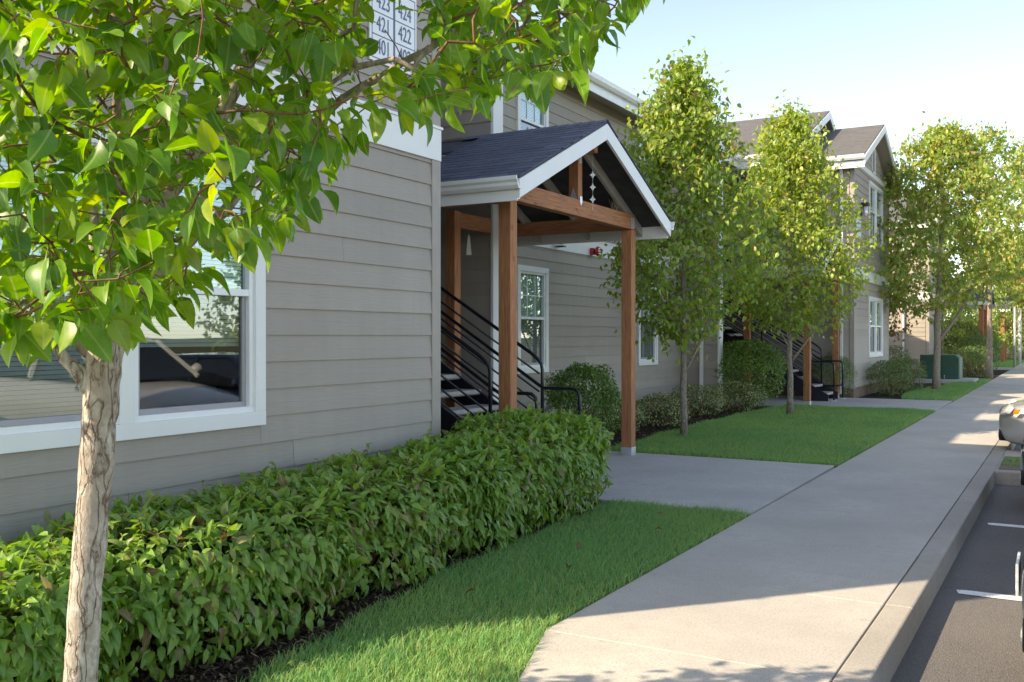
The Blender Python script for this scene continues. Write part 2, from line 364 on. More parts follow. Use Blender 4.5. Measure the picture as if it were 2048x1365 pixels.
path(8.22, 11.76, -13, .03, 'entry_path'); path(21.5, 25.0, -13, .05, 'entry_path'); path(50.5, 53.5, -9, .05, 'entry_path')
isl = struct(MB().box(KRB(12.25) - .02, 4.5, 12.25, 13.75, -.2, -.005).build('kerb_island', 'kerb_concrete', bevel=.015))
struct(MB().box(KRB(13) + .02, 4.4, 12.42, 13.76, -.1, .004).build('island_soil', 'dry_soil'))
struct(MB().box(KRB(14) - .01, 4.5, 13.78, 14.6, -.2, -.004).build('island_apron', 'concrete', bevel=.01))

# ------------------------------------------------------------------ buildings
EXP = .178
UNIT = {}
def board_mesh(mat):
    if mat not in UNIT:
        # unit board: x along 0..1, y out of the wall, z up 0..EXP+lap
        t = EXP + .02
        v = [(x, y, z) for x in (0, 1) for y, z in ((-.004, 0), (.021, 0), (.006, t), (-.004, t))]
        me = bpy.data.meshes.new('board'); me.from_pydata(v, [], [(0, 1, 2, 3), (7, 6, 5, 4), (0, 4, 5, 1), (1, 5, 6, 2), (2, 6, 7, 3), (3, 7, 4, 0)])
        me.materials.append(M[mat]); me.update(); UNIT[mat] = me
    return UNIT[mat]
def siding(parent, O, a, n, s0, s1, z0, z1, mat, holes=(), phase=2.967, clip=None, joints=()):
    """lap boards on the wall plane through O, running along a, facing n"""
    O, a, n = Vector(O), Vector(a), Vector(n)
    flip = a.cross(n).z < 0
    k0 = math.floor((z0 - phase) / EXP); zb = phase + k0 * EXP; row = 0
    while zb < z1 - .01:
        lo, hi = max(zb, z0), min(zb + EXP, z1); row += 1
        lim = (s0, s1) if clip is None else clip(lo, hi, s0, s1)
        if hi - lo > .02 and lim and lim[1] - lim[0] > .05:
            segs = [(lim[0], lim[1], lo, hi)]
            for h in holes:
                new = []
                for (p, q, u, w) in segs:
                    if w <= h[2] or u >= h[3] or q <= h[0] or p >= h[1]: new.append((p, q, u, w)); continue
                    if p < h[0]: new.append((p, h[0], u, w))
                    if q > h[1]: new.append((h[1], q, u, w))
                    if u < h[2] - .015: new.append((max(p, h[0]), min(q, h[1]), u, h[2]))
                    if w > h[3] + .015: new.append((max(p, h[0]), min(q, h[1]), h[3], w))
                segs = new
            for jr, js in joints:
                if jr == row: segs = [x for (p, q, u, w) in segs for x in ([(p, js - .0015, u, w), (js + .0015, q, u, w)] if p < js < q else [(p, q, u, w)])]
            for (p, q, u, w) in segs:
                if q - p < .03: continue
                o = bpy.data.objects.new('board', board_mesh(mat)); link(o, parent)
                st, d = (q, -a) if flip else (p, a)
                P = O + a * st
                kz = (w - u) / EXP if (w - u) < EXP - .002 else 1
                tw = random.uniform(-.0018, .0018); jn = random.uniform(0, .0016)
                o.matrix_basis = Matrix(((d.x * (q - p), n.x, 0, P.x + n.x * jn), (d.y * (q - p), n.y, 0, P.y + n.y * jn), (tw, 0, kz, u), (0, 0, 0, 1)))
        zb += EXP
def wframe(O, a, n):
    O, a, n = Vector(O), Vector(a), Vector(n)
    def T(m, s0, s1, d0, d1, z0, z1):
        v = [O + a * s + n * d + Vector((0, 0, z)) for z in (z0, z1) for d in (d0, d1) for s in (s0, s1)]
        m.add(v, [(0, 2, 3, 1), (4, 5, 7, 6), (0, 1, 5, 4), (2, 6, 7, 3), (0, 4, 6, 2), (1, 3, 7, 5)])
    return T
def window(parent, O, a, n, s0, s1, z0, z1, units=1, grid=None, mid=None, blind=True, screen=True, tw=.09, lift=None):
    """double-hung window: s0..s1, z0..z1 outer edges of the white casing"""
    T = wframe(O, a, n); mid = mid or (z0 + z1) / 2
    m = MB(); T(m, s0, s1, .006, .046, z0, z0 + tw); T(m, s0, s1, .006, .048, z1 - tw, z1)
    T(m, s0, s0 + tw, .006, .044, z0 + tw, z1 - tw); T(m, s1 - tw, s1, .006, .044, z0 + tw, z1 - tw)
    us = []; w = (s1 - s0 - 2 * tw - (units - 1) * .10) / units
    for i in range(units):
        p = s0 + tw + i * (w + .10); us.append((p, p + w))
        if i: T(m, p - .10, p, .006, .043, z0 + tw, z1 - tw)
    win = m.build('window', 'white_paint', parent, bevel=.003)
    for (p, q) in us:
        u, v = z0 + tw, z1 - tw
        m = MB(); f = .038
        T(m, p, q, -.035, .026, u, u + f); T(m, p, q, -.035, .024, v - f, v); T(m, p, p + f, -.035, .025, u + f, v - f); T(m, q - f, q, -.035, .025, u + f, v - f)
        T(m, p + f, q - f, -.03, .020, mid - .022, mid + .022)
        m.build('window_frame', 'white_vinyl', win, bevel=.002)
        m = MB(); f2 = f + .032
        T(m, p + f, q - f, -.04, -.004, u + f, u + f2); T(m, p + f, p + f2, -.04, -.005, u + f2, mid - .022); T(m, q - f2, q - f, -.04, -.005, u + f2, mid - .022)
        m.build('sash', 'grey_vinyl', win, bevel=.002)
        m = MB(); T(m, p + f2, q - f2, -.026, -.021, u + f2, mid - .022); m.build('pane', 'screen_glass' if screen else 'pane_glass', win)
        m = MB(); T(m, p + f, q - f, -.018, -.013, mid + .022, v - f); m.build('pane', 'pane_glass', win)
        if grid:
            m = MB(); nx, nz = grid
            for i in range(1, nx): x = p + f + (q - p - 2 * f) * i / nx; T(m, x - .008, x + .008, -.012, -.004, mid + .022, v - f)
            for i in range(1, nz): z = mid + .022 + (v - f - mid - .022) * i / nz; T(m, p + f, q - f, -.0115, -.003, z - .008, z + .008)
            m.build('muntin', 'white_vinyl', win)
        if blind:
            m = MB(); z = lift if lift and p > (s0 + s1) / 2 else u + f + .005; nn = Vector(n); aa = Vector(a); OO = Vector(O)
            while z < v - f:
                c = [OO + aa * s + nn * d + Vector((0, 0, zz)) for s in (p + f, q - f) for d, zz in ((-.056, z + .021), (-.044, z), (-.0455, z - .001), (-.0575, z + .020))]
                m.add(c, [(0, 1, 5, 4), (2, 3, 7, 6), (1, 2, 6, 5), (3, 0, 4, 7)]); z += .0245
            m.build('blind', 'blind_white', win)
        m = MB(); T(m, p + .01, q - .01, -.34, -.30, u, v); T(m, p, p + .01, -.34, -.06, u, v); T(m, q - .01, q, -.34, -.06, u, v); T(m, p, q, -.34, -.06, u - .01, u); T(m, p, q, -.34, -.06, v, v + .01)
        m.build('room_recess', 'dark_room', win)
    return (s0 + .02, s1 - .02, z0 + .02, z1 - .02)

PX, NY = (1, 0, 0), (0, -1, 0)
AX, AY = (1, 0, 0), (0, 1, 0)
EAVE, PIT = 6.0, .43
def gable_roof(root, yc, half, xf, xb, eave, pitch, mat='shingle_roof', gut=True, th=.10):
    """ridge along X at yc; eaves at yc +- half; front rake at xf"""
    top = eave + half * pitch
    m = MB()
    for s in (-1, 1):
        m.prism([(xf, yc + s * half, eave), (xf, yc, top), (xf, yc, top - th), (xf, yc + s * half, eave - th)], (xb - xf, 0, 0))
    rf = m.build('roof', mat, root)
    m = MB()
    for s in (-1, 1):
        d = .20
        m.prism([(xf + .03, yc + s * (half + .02), eave - .03), (xf + .03, yc, top - .03), (xf + .03, yc, top - .03 - d), (xf + .03, yc + s * (half + .02), eave - .03 - d)], (-.036, 0, 0))
    m.build('rake_board', 'white_paint', rf)
    m = MB()
    for s in (-1, 1):
        m.prism([(xf - .01, yc + s * half, eave - th - .005), (xf - .01, yc, top - th - .005), (xf - .01, yc, top - th - .03), (xf - .01, yc + s * half, eave - th - .03)], (-.6, 0, 0))
    m.build('soffit', 'soffit', rf)
    if gut:
        for s in (-1, 1):
            y = yc + s * half; m = MB()
            pr = [(0, -.02), (.05, -.02), (.085, .03), (.10, .10), (.085, .105), (.07, .04), (.04, -.005), (0, -.005)]
            m.prism([(xf + .02, y + s * (.012 + p), eave - .09 + q) for p, q in pr], (xb - xf, 0, 0))
            m.box(xf - .6 * 0 + .015, xb, min(y, y - s * .02), max(y, y - s * .02), eave - .30, eave - .03)
            m.build('gutter', 'gutter_metal', rf)
    return rf, top
def block(root, y0, y1, xf, xb, eave=EAVE, win=(), winS=(), base=.25, front_joints=()):
    """two-storey block: front wall facing the street at xf"""
    wall = part('wall', 'siding_street', root, (xb, xf - .36, y0 + .002, y1 - .002, -.05, eave - .02), bevel=0)
    holes = [(w['s0'] + .02, w['s1'] - .02, w['z0'] + .02, w['z1'] - .02) for w in win]
    # thin shell in front of the window recesses
    T = wframe((xf, 0, 0), AY, PX); m = MB()
    edges = sorted(holes); zs = sorted(set([-.05, eave - .02] + [h[2] for h in holes] + [h[3] for h in holes]))
    for u, v in zip(zs[:-1], zs[1:]):
        cur = y0
        for h in edges:
            if h[2] <= u and h[3] >= v: T(m, cur, h[0], -.36, 0, u, v); cur = h[1]
        T(m, cur, y1, -.36, 0, u, v)
    front = m.build('wall', 'siding_street', root)
    siding(front, (xf, 0, 0), AY, PX, y0 + .10, y1 - .10, base, 3.0, 'siding_street', holes, joints=front_joints)
    siding(front, (xf, 0, 0), AY, PX, y0 + .10, y1 - .10, 3.285, eave - .03, 'siding_street', holes)
    part('corner_trim', 'corner_paint', root, (xf - .08, xf + .026, y0 - .026, y0 + .098, base - .02, 2.998), (xf - .08, xf + .026, y0 - .026, y0 + .098, 3.287, eave - .05), bevel=.003)
    part('corner_trim', 'corner_paint', root, (xf - .08, xf + .026, y1 - .098, y1 + .026, base - .02, 2.998), (xf - .08, xf + .026, y1 - .098, y1 + .026, 3.287, eave - .05), bevel=.003)
    part('belly_band', 'white_paint', root, (xf, xf + .030, y0 - .03, y1 + .03, 3.0, 3.262), (xf, xf + .042, y0 - .042, y1 + .042, 3.262, 3.285), (xb, xf, y0 - .03, y0, 3.0, 3.283), (xb, xf, y1, y1 + .03, 3.0, 3.283), bevel=.002)
    part('foundation', 'foundation', root, (xb, xf + .008, y0 - .008, y1 + .008, -.1, base - .002))
    for w in win: window(front, (xf, 0, 0), AY, PX, **w)
    return wall, front
def gable_wall(root, yc, half, xf, z0, pitch, mat='siding_street', vent=True):
    m = MB(); m.prism([(xf, yc - half, z0), (xf, yc + half, z0), (xf, yc, z0 + half * pitch)], (-.3, 0, 0)); w = m.build('gable_wall', mat, root)
    hole = [(yc - .2, yc + .2, z0 + .18, z0 + .80)] if vent else []
    def clip(lo, hi, s0, s1):
        h = half - (hi - z0) / pitch
        return (yc - h, yc + h) if h > .1 else None
    siding(w, (xf, 0, 0), AY, PX, yc - half, yc + half, z0 + .14, z0 + half * pitch - .05, mat, hole, clip=clip)
    part('gable_band', 'white_paint', root, (xf, xf + .03, yc - half - .02, yc + half + .02, z0, z0 + .135))
    if vent:
        m = MB(); T = wframe((xf, 0, 0), AY, PX); n = 14
        for i in range(n):
            a0, a1 = math.pi * i / n, math.pi * (i + 1) / n
            P = [(yc + .24 * math.cos(a), z0 + .62 + .24 * math.sin(a)) for a in (a0, a1)] + [(yc + .185 * math.cos(a), z0 + .62 + .185 * math.sin(a)) for a in (a1, a0)]
            m.prism([(xf + .02, y, z) for y, z in P], (.03, 0, 0))
        T(m, yc - .24, yc - .185, .02, .05, z0 + .14, z0 + .62); T(m, yc + .185, yc + .24, .02, .05, z0 + .14, z0 + .62); T(m, yc - .24, yc + .24, .02, .052, z0 + .13, z0 + .18)
        v = m.build('attic_vent', 'white_vinyl', root)
        for i in range(9):
            z = z0 + .22 + i * .065; h = .185 if z < z0 + .62 else math.sqrt(max(.001, .185 ** 2 - (z - z0 - .62) ** 2))
            m = MB(); m.prism([(xf + .012, yc - h, z + .035), (xf + .04, yc - h, z), (xf + .046, yc - h, z + .006), (xf + .018, yc - h, z + .041)], (0, 2 * h, 0)); m.build('louvre', 'white_vinyl', v)
        MB().box(xf + .004, xf + .010, yc - .19, yc + .19, z0 + .16, z0 + .82).build('vent_backing', 'dark_room', v)
    return w
def downspout(root, x, y, z0, z1, kick=0):
    m = MB(); m.box(x, x + .065, y - .085, y, z0 + .1, z1 - .35)
    m.prism([(x, y, z1 - .36), (x, y - .085, z1 - .36), (x + kick * 0, y - .40, z1 - .05), (x, y - .315, z1 - .05)], (.065, 0, 0))
    m.prism([(x, y, z0 + .1), (x, y - .085, z0 + .1), (x, y - .2, z0), (x, y - .12, z0)], (.066, 0, 0)); m.box(x, x + .064, y - .40, y - .31, z1 - .06, z1)
    return m.build('downspout', 'gutter_metal', root, bevel=.004)

XF = -4.545
b1 = thing('apartment_building', (-9, 16, 0), 'long grey lap-sided two-storey apartment building with white trim nearest the camera', 'building')
# block A: twin window on the ground floor, numbers sign upstairs
block(b1, 2.13, 6.675, XF, -13.5, win=[dict(s0=2.5, s1=4.64, z0=.955, z1=2.66, units=2, mid=1.81, lift=1.47), dict(s0=2.5, s1=4.64, z0=4.05, z1=5.76, units=2, mid=4.93)],
      front_joints=((4, 4.93), (3, 5.9), (3, 3.6), (12, 5.45)))
gable_roof(b1, 4.40, 2.58, XF + .33, -8, EAVE, PIT)
gable_wall(b1, 4.40, 2.25, XF, EAVE - .1, PIT)
gable_roof(b1, 4.7, 3.9, -5.65, -14, EAVE, PIT)
gable_wall(b1, 4.7, 3.6, -5.95, EAVE - .1, PIT, vent=False)
# block B: set back between two projecting side walls
XB, F1, F2, FX = -7.41, 10.94, 20.65, -6.55
wB = [dict(s0=13.08, s1=14.12, z0=.945, z1=2.66, grid=(3, 2), mid=1.83), dict(s0=18.05, s1=19.1, z0=.945, z1=2.66, grid=(3, 2), mid=1.83),
      dict(s0=13.08, s1=14.12, z0=4.05, z1=5.72, grid=(3, 2), mid=4.98), dict(s0=18.05, s1=19.1, z0=4.05, z1=5.72, grid=(3, 2), mid=4.98)]
m = MB(); T = wframe((XB, 0, 0), AY, PX); hB = [(w['s0'] + .02, w['s1'] - .02, w['z0'] + .02, w['z1'] - .02) for w in wB]
for u, v in ((-.05, .965), (.965, 2.64), (2.64, 4.07), (4.07, 5.70), (5.70, 5.95)):
    cur = F1 + .2
    for h in sorted(hB):
        if h[2] <= u + .001 and h[3] >= v - .001: T(m, cur, h[0], -.36, 0, u, v); cur = h[1]
    T(m, cur, F2, -.36, 0, u, v)
fB = m.build('wall', 'siding_street', b1); part('wall', 'siding_street', b1, (-13.5, XB - .36, F1 + .2, F2, -.05, 5.93))
siding(fB, (XB, 0, 0), AY, PX, F1 + .2, F2, .25, 3.0, 'siding_street', hB, joints=((6, 15.6), (9, 16.9), (3, 16.2)))
siding(fB, (XB, 0, 0), AY, PX, F1 + .2, F2, 3.285, 5.9, 'siding_street', hB)
for w in wB: window(fB, (XB, 0, 0), AY, PX, **w)
part('belly_band', 'white_paint', b1, (XB, XB + .03, F1 + .2, F2, 3.0, 3.262), (XB, XB + .042, F1 + .2, F2, 3.262, 3.285))
part('foundation', 'foundation', b1, (XB - .2, XB + .008, F1 + .2, F2, -.1, .248))
# projecting side walls, dark in the shade of the stair wells
fw = part('wall', 'siding_side', b1, (-13.5, FX, F1, F1 + .2, -.05, 5.95)); siding(fw, (0, F1, 0), AX, NY, -12.5, FX - .02, .2, 5.9, 'siding_side')
part('corner_trim', 'white_paint', b1, (FX - .015, FX + .03, F1 - .028, F1 + .225, .0, 5.9), bevel=.003)
fw2 = part('wall', 'siding_side', b1, (-13.5, FX, F2, F2 + .2, -.05, 5.95)); siding(fw2, (0, F2, 0), AX, NY, XB, FX - .02, .2, 5.9, 'siding_side')
part('corner_trim', 'white_paint', b1, (FX - .015, FX + .03, F2 - .028, F2 + .225, .0, 5.9), bevel=.003)
downspout(b1, FX - .40, F2 - .028, .1, 5.7)
part('wall', 'siding_side', b1, (-13.5, -13.2, 6.68, 25.1, -.05, 5.9))
part('landing', 'tread_concrete', b1, (-13, -9.9, 6.7, 10.9, 2.72, 2.85), (-13, -9.9, 20.9, 25.05, 2.72, 2.85))
# roof of block B, eave along the street
m = MB(); ex, rx = XB + .46, -11.4; rz = 5.98 + (ex - rx) * .43
m.prism([(ex, 7.0, 5.98), (rx, 7.0, rz), (rx, 7.0, rz - .1), (ex, 7.0, 5.88)], (0, 18, 0)); m.prism([(rx, 7.0, rz), (-15.9, 7, 5.98), (-15.9, 7, 5.88), (rx, 7.0, rz - .1)], (0, 18, 0))
rB = m.build('roof', 'shingle_roof', b1)
m = MB(); pr = [(0, -.02), (.05, -.02), (.085, .03), (.10, .10), (.085, .105), (.07, .04), (.04, -.005), (0, -.005)]
m.prism([(ex + .012 + p, 8.5, 5.89 + q) for p, q in pr], (0, 15, 0)); m.box(ex - .02, ex, 8.5, 23.5, 5.72, 5.95); m.build('gutter', 'gutter_metal', rB)
part('soffit', 'soffit', b1, (XB - .1, ex - .021, 8.5, 23.5, 5.86, 5.875))
# block C: gable end towards the street beyond the second stair
C0, C1 = 25.1, 30.65
wC, fC = block(b1, C0, C1, XF + .045, -13.5, win=[dict(s0=27.2, s1=29.45, z0=.97, z1=2.62, units=2, mid=1.82), dict(s0=27.2, s1=29.45, z0=4.07, z1=5.74, units=2, mid=4.95)])
siding(wC, (0, C0, 0), AX, NY, -9.5, XF - .06, .25, 3.0, 'siding_side'); siding(wC, (0, C0, 0), AX, NY, -9.5, XF - .06, 3.285, 5.9, 'siding_side')
gable_roof(b1, 27.87, 3.12, XF + .35, -8, EAVE, PIT); gable_wall(b1, 27.87, 2.75, XF + .045, EAVE - .12, PIT)
gable_roof(b1, 27.87, 4.45, -5.65, -14, EAVE - .03, PIT); gable_wall(b1, 27.87, 4.1, -5.95, EAVE - .1, PIT, vent=False)
downspout(b1, XF - .26, C0 - .03, .1, 5.95)

# unseen gabled wing, added to throw its shadow on the next building
part('wall', 'siding_street', b1, (-13.3, -6.5, 30.7, 35.8, -.05, 4.8)); m = MB()
m.prism([(-6.1, 30.7, 4.75), (-9.7, 30.7, 6.3), (-13.6, 30.7, 4.75)], (0, 5.4, 0)); m.build('roof', 'shingle_roof', b1)

# second building beyond, side wall partly in the sun
b2 = thing('apartment_building', (-9, 43, 0), 'farther grey apartment building whose sunlit side wall shows behind the green utility box', 'building')
D0 = 40.9
wD, fD = block(b2, D0, D0 + 5.5, -4.5, -14, win=[dict(s0=42.9, s1=44.9, z0=.97, z1=2.62, units=2, mid=1.82, blind=False), dict(s0=42.9, s1=44.9, z0=4.07, z1=5.74, units=2, mid=4.95, blind=False)])
siding(wD, (0, D0, 0), AX, NY, -11, -4.62, .25, 3.0, 'siding_side'); siding(wD, (0, D0, 0), AX, NY, -11, -4.62, 3.285, 5.95, 'siding_side')
gable_roof(b2, D0 + 2.75, 3.1, -4.2, -14, 6.1, PIT); gable_wall(b2, D0 + 2.75, 2.75, -4.5, 5.98, PIT)
downspout(b2, -5.45, D0 - .03, .0, 6.1)
part('wall', 'siding_street', b2, (-14, -7.4, D0 + 5.5, 62, 0, 5.95)); m = MB(); m.prism([(-6.9, 47, 5.98), (-11.4, 47, 7.9), (-11.4, 47, 7.8), (-6.9, 47, 5.88)], (0, 15, 0)); m.build('roof', 'shingle_roof', b2)
part('foundation', 'path_concrete', b2, (-8, -5.6, D0 - .6, D0 - .02, -.05, .12))

# ------------------------------------------------------------------ numbers signs on the upper wall
def sign(loc, w, h, label, cells, name='unit_number_sign'):
    x, y, z = loc; s = thing(name, loc, label, 'sign')
    part('panel', 'sign_white', s, (x + .022, x + .036, y, y + w, z, z + h), bevel=.002)
    m = MB(); r = .006
    rows = len(cells); rh = (h - .10) / rows
    for a, b, c, d in ((.02, w - .02, .022, .030), (.02, w - .02, h - .03, h - .022)): m.box(x + .036, x + .0375, y + a, y + b, z + c, z + d)
    for a in (.02, w - .028): m.box(x + .036, x + .0376, y + a, y + a + .007, z + .03, z + h - .03)
    m.box(x + .036, x + .0377, y + w / 2 - .012, y + w / 2 + .012, z + .03, z + h - .03)
    for i in range(1, rows): m.box(x + .036, x + .0378, y + .028, y + w - .028, z + .03 + rh * i - .004, z + .03 + rh * i + .004)
    m.build('border', 'sign_ink', s)
    for i, rw in enumerate(cells):
        for j, txt in enumerate(rw):
            c = bpy.data.curves.new('number_text', 'FONT'); c.body = txt; c.size = rh * .95; c.align_x = 'CENTER'; c.align_y = 'CENTER'; c.extrude = .001; c.space_character = .98
            co = bpy.data.objects.new('text_curve', c); COL.objects.link(co); bpy.context.view_layer.update()
            me = bpy.data.meshes.new_from_object(co.evaluated_get(bpy.context.evaluated_depsgraph_get())); bpy.data.objects.remove(co)
            me.materials.clear(); me.materials.append(M['sign_ink']); o = link(bpy.data.objects.new('number_text', me), s)
            o.matrix_basis = Matrix.Translation((x + .0385, y + w * (.27 if j == 0 else .73), z + .03 + rh * (rows - i - .5))) @ Matrix(((0, 0, 1, 0), (.72, 0, 0, 0), (0, 1, 0, 0), (0, 0, 0, 1)))
sign((XF, 5.74, 3.62), .60, .62, 'white unit number sign with blue digits on the near upper wall', [('423', '424'), ('421', '422'), ('401', '402')])
tg = thing('unit_number_sign', (XF + .045, 25.3, 4.25), 'small white number plaque on the far gabled block, below its wall lamp', 'sign')
part('panel', 'sign_white', tg, (XF + .067, XF + .08, 25.3, 25.95, 4.1, 4.5)); part('border', 'sign_ink', tg, (XF + .08, XF + .0815, 25.61, 25.64, 4.13, 4.47), (XF + .08, XF + .0816, 25.33, 25.92, 4.29, 4.305))
lampo = thing('wall_lamp', (XF + .07, 26.05, 4.75), 'dark wall lamp with clear shade on the far gabled block', 'lamp')
part('bracket', 'black_steel', lampo, (XF + .06, XF + .09, 25.98, 26.10, 4.66, 4.98), bevel=.004); part('lamp_cap', 'black_steel', lampo, (XF + .08, XF + .26, 25.94, 26.14, 4.90, 4.99), bevel=.01)
MB().tube([(XF + .17, 26.04, 4.90), (XF + .17, 26.04, 4.70), (XF + .17, 26.04, 4.64)], [.065, .05, .03], 12).build('lamp_shade', 'lens_clear', lampo, smooth=True)
al = thing('fire_alarm_bell', (XB, 15.8, 3.05), 'red round fire alarm bell on the white band of the set-back wall', 'alarm')
part('backbox', 'alarm_red', al, (XB + .03, XB + .10, 15.74, 15.86, 3.01, 3.13), bevel=.006); MB().tube([(XB + .10, 15.80, 3.07), (XB + .15, 15.80, 3.07)], [.05, .05], 14).build('stem', 'black_steel', al)
MB().tube([(XB + .15, 15.80, 3.07), (XB + .165, 15.80, 3.07), (XB + .20, 15.80, 3.07), (XB + .21, 15.80, 3.07)], [.085, .092, .076, .05], 20).build('gong', 'alarm_red', al, smooth=True)
part('lettering', 'sign_white', al, (XB + .205, XB + .212, 15.74, 15.86, 3.10, 3.125), (XB + .205, XB + .212, 15.72, 15.88, 3.06, 3.08), (XB + .205, XB + .212, 15.74, 15.86, 3.015, 3.035))
fl = thing('security_light', (XB, 14.9, 3.1), 'small white boxy light fixed under the porch eave on the white band', 'light')
part('housing', 'white_vinyl', fl, (XB + .03, XB + .2, 14.33, 14.47, 3.05, 3.16), bevel=.01); part('lens', 'plastic_dark', fl, (XB + .06, XB + .19, 14.34, 14.46, 3.035, 3.05))

# ------------------------------------------------------------------ entry porches
def shingles(parent, xa, xb, yc, half, eave, pitch, s):
    """single shingle tabs on one slope; s = -1 near slope, 1 far slope"""
    ln = half * math.hypot(1, pitch); ev = .125; up = Vector((0, -s, pitch)).normalized(); nrm = Vector((0, s * pitch, 1)).normalized()
    me = UNIT.get('tab')
    if me is None:
        v = [(0, 0, 0), (1, 0, 0), (1, 1, 0), (0, 1, 0), (0, 0, .010), (1, 0, .010), (1, 1, .0035), (0, 1, .0035)]
        me = bpy.data.meshes.new('shingle'); me.from_pydata(v, [], [(3, 2, 1, 0), (4, 5, 6, 7), (0, 1, 5, 4), (1, 2, 6, 5), (2, 3, 7, 6), (3, 0, 4, 7)]); me.materials.append(M['shingle_piece']); UNIT['tab'] = me
    rows = int(ln / ev) + 1; r = random.Random(3)
    for i in range(rows):
        x = xa - (i % 3) * .11
        while x < xb:
            w = .315 * r.uniform(.75, 1.2); p, q = max(x, xa), min(x + w - .005, xb)
            if q - p > .04:
                hgt = min(ev + .04, ln - i * ev)
                if hgt > .03:
                    o = link(bpy.data.objects.new('shingle', me), parent)
                    P = Vector((p if s < 0 else q, yc + s * half, eave)) + up * (i * ev - .01 + r.uniform(-.003, .003)) + nrm * (.004 + r.uniform(0, .0025))
                    X = Vector((q - p, 0, 0)) * (1 if s < 0 else -1); Yv = up * hgt
                    o.matrix_basis = Matrix(((X.x, Yv.x, nrm.x, P.x), (X.y, Yv.y, nrm.y, P.y), (X.z, Yv.z, nrm.z, P.z), (0, 0, 0, 1)))
            x += w
def porch(yc, mirror, base, label, detail, xo=0.0, scale_posts=1):
    X = lambda x: x + xo
    p = thing('entry_porch', (X(-4.85), yc, base), label, 'porch', 'gabled entry porches over the stairs')
    hy = 1.56; xp = X(-4.85); w = .07
    for s in (-1, 1):
        y = yc + s * hy
        po = part('post', 'cedar_z', p, (xp - w, xp + w, y - w, y + w, base + .04, 2.97 if s < 0 else 2.905), bevel=.006)
        part('post_base', 'galvanised', po, (xp - w - .004, xp + w + .004, y - w - .004, y + w + .004, base - .01, base + .10), bevel=.003)
    bp = (X(-6.6), yc + (.1 if not mirror else -.1))
    part('post', 'cedar_z', p, (bp[0] - w, bp[0] + w, bp[1] - w, bp[1] + w, base, 3.10), bevel=.006)
    part('beam', 'cedar_y', p, (xp - .045, xp + .068, yc - hy + .071, yc + hy + .071, 2.91, 3.10), bevel=.005)
    for s in (-1, 1):
        y = yc + s * hy; part('beam', 'cedar_x', p, (X(-7.3), xp - .072 if s < 0 else xp - .05, y - .045, y + .045, 2.91 if s > 0 else 2.885, 3.09), bevel=.005)
    if not mirror: part('beam', 'cedar_y', p, (bp[0] - .05, bp[0] + .05, bp[1] + .072, F1 - .03, 2.90, 3.09), bevel=.005)
    else: part('beam', 'cedar_y', p, (bp[0] - .05, bp[0] + .05, yc - 2.2, bp[1] - .072, 2.90, 3.09), bevel=.005)
    part('king_post', 'cedar_z', p, (xp - .06, xp + .06, yc - .055, yc + .055, 3.102, 3.62), bevel=.005)
    part('ridge_beam', 'cedar_x', p, (X(-7.4), xp + .26, yc - .045, yc + .045, 3.625, 3.80), bevel=.005)
    half, ev = 2.0, 3.06; xf, xb_ = X(-4.46), X(-6.07); pit = .45; top = ev + half * pit
    m = MB()
    for s in (-1, 1): m.prism([(xf, yc + s * half, ev), (xf, yc, top), (xf, yc, top - .05), (xf, yc + s * half, ev - .05)], (xb_ - xf if s < 0 else xb_ - 1.4 - xf, 0, 0))
    rf = m.build('roof', 'shingle_underlay', p)
    if detail:
        for s in (-1, 1): shingles(rf, xb_ if s < 0 else xb_ - .6, xf + .015, yc, half, ev, pit, s)
        for i in range(12):
            x = xb_ - .3 + i * .16; m = MB(); q = .09
            m.prism([(x, yc - q, top - q * pit + .016), (x, yc, top + .022), (x, yc + q, top - q * pit + .016), (x, yc + q, top - q * pit + .008), (x, yc, top + .012), (x, yc - q, top - q * pit + .008)], (.165, 0, 0.001 * i)); m.build('ridge_shingle', 'shingle_piece', rf)
    m = MB()
    for s in (-1, 1): m.prism([(xf + .012, yc + s * (half + .03), ev - .035), (xf + .012, yc, top - .022), (xf + .012, yc, top - .20), (xf + .012, yc + s * (half + .03), ev - .215)], (-.034, 0, 0))
    m.build('rake_board', 'white_paint', rf, bevel=.002)
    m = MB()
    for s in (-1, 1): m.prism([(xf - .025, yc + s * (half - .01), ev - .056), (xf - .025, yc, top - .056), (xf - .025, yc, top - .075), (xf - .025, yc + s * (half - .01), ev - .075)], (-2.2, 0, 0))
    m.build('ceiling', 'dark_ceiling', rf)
    for k, x in enumerate((xp + .02, xp - .75, xp - 1.5)):
        for s in (-1, 1): MB().prism([(x, yc + s * (half - .02), ev - .077), (x, yc + s * .05, top - .09), (x, yc + s * .05, top - .23), (x, yc + s * (half - .02), ev - .20)], (-.04, 0, 0)).build('rafter', 'rafter_paint', p)
    for s in (-1, 1):
        y = yc + s * half; m = MB(); pr = [(0, -.03), (.05, -.03), (.075, .0), (.078, .03), (.10, .05), (.104, .085), (.088, .09), (.08, .05), (.04, -.01), (0, -.01)]
        m.prism([(xf + .03, y + s * (.024 + a), ev - .10 + b) for a, b in pr], (X(-8.0) - xf, 0, 0)); m.build('gutter', 'gutter_metal', rf, bevel=.003)
        part('fascia', 'white_paint', rf, (X(-8.0), xf - .025, min(y, y + s * .022), max(y, y + s * .022), ev - .235, ev - .03))
    # narrower roof running back into the wall
    m = MB(); zb = 3.70
    m.prism([(xb_ + .02, yc - .55, zb), (xb_ + .02, yc, top - .02), (xb_ + .02, yc + .5, zb), (xb_ + .02, yc + .5, zb - .05), (xb_ + .02, yc - .55, zb - .05)], (-2.5, 0, 0)); m.build('roof', 'shingle_underlay', p)
    part('fascia', 'white_paint', p, (xb_ - 2.5, xb_ + .05, yc - .56, yc - .53, zb - .20, zb - .04))
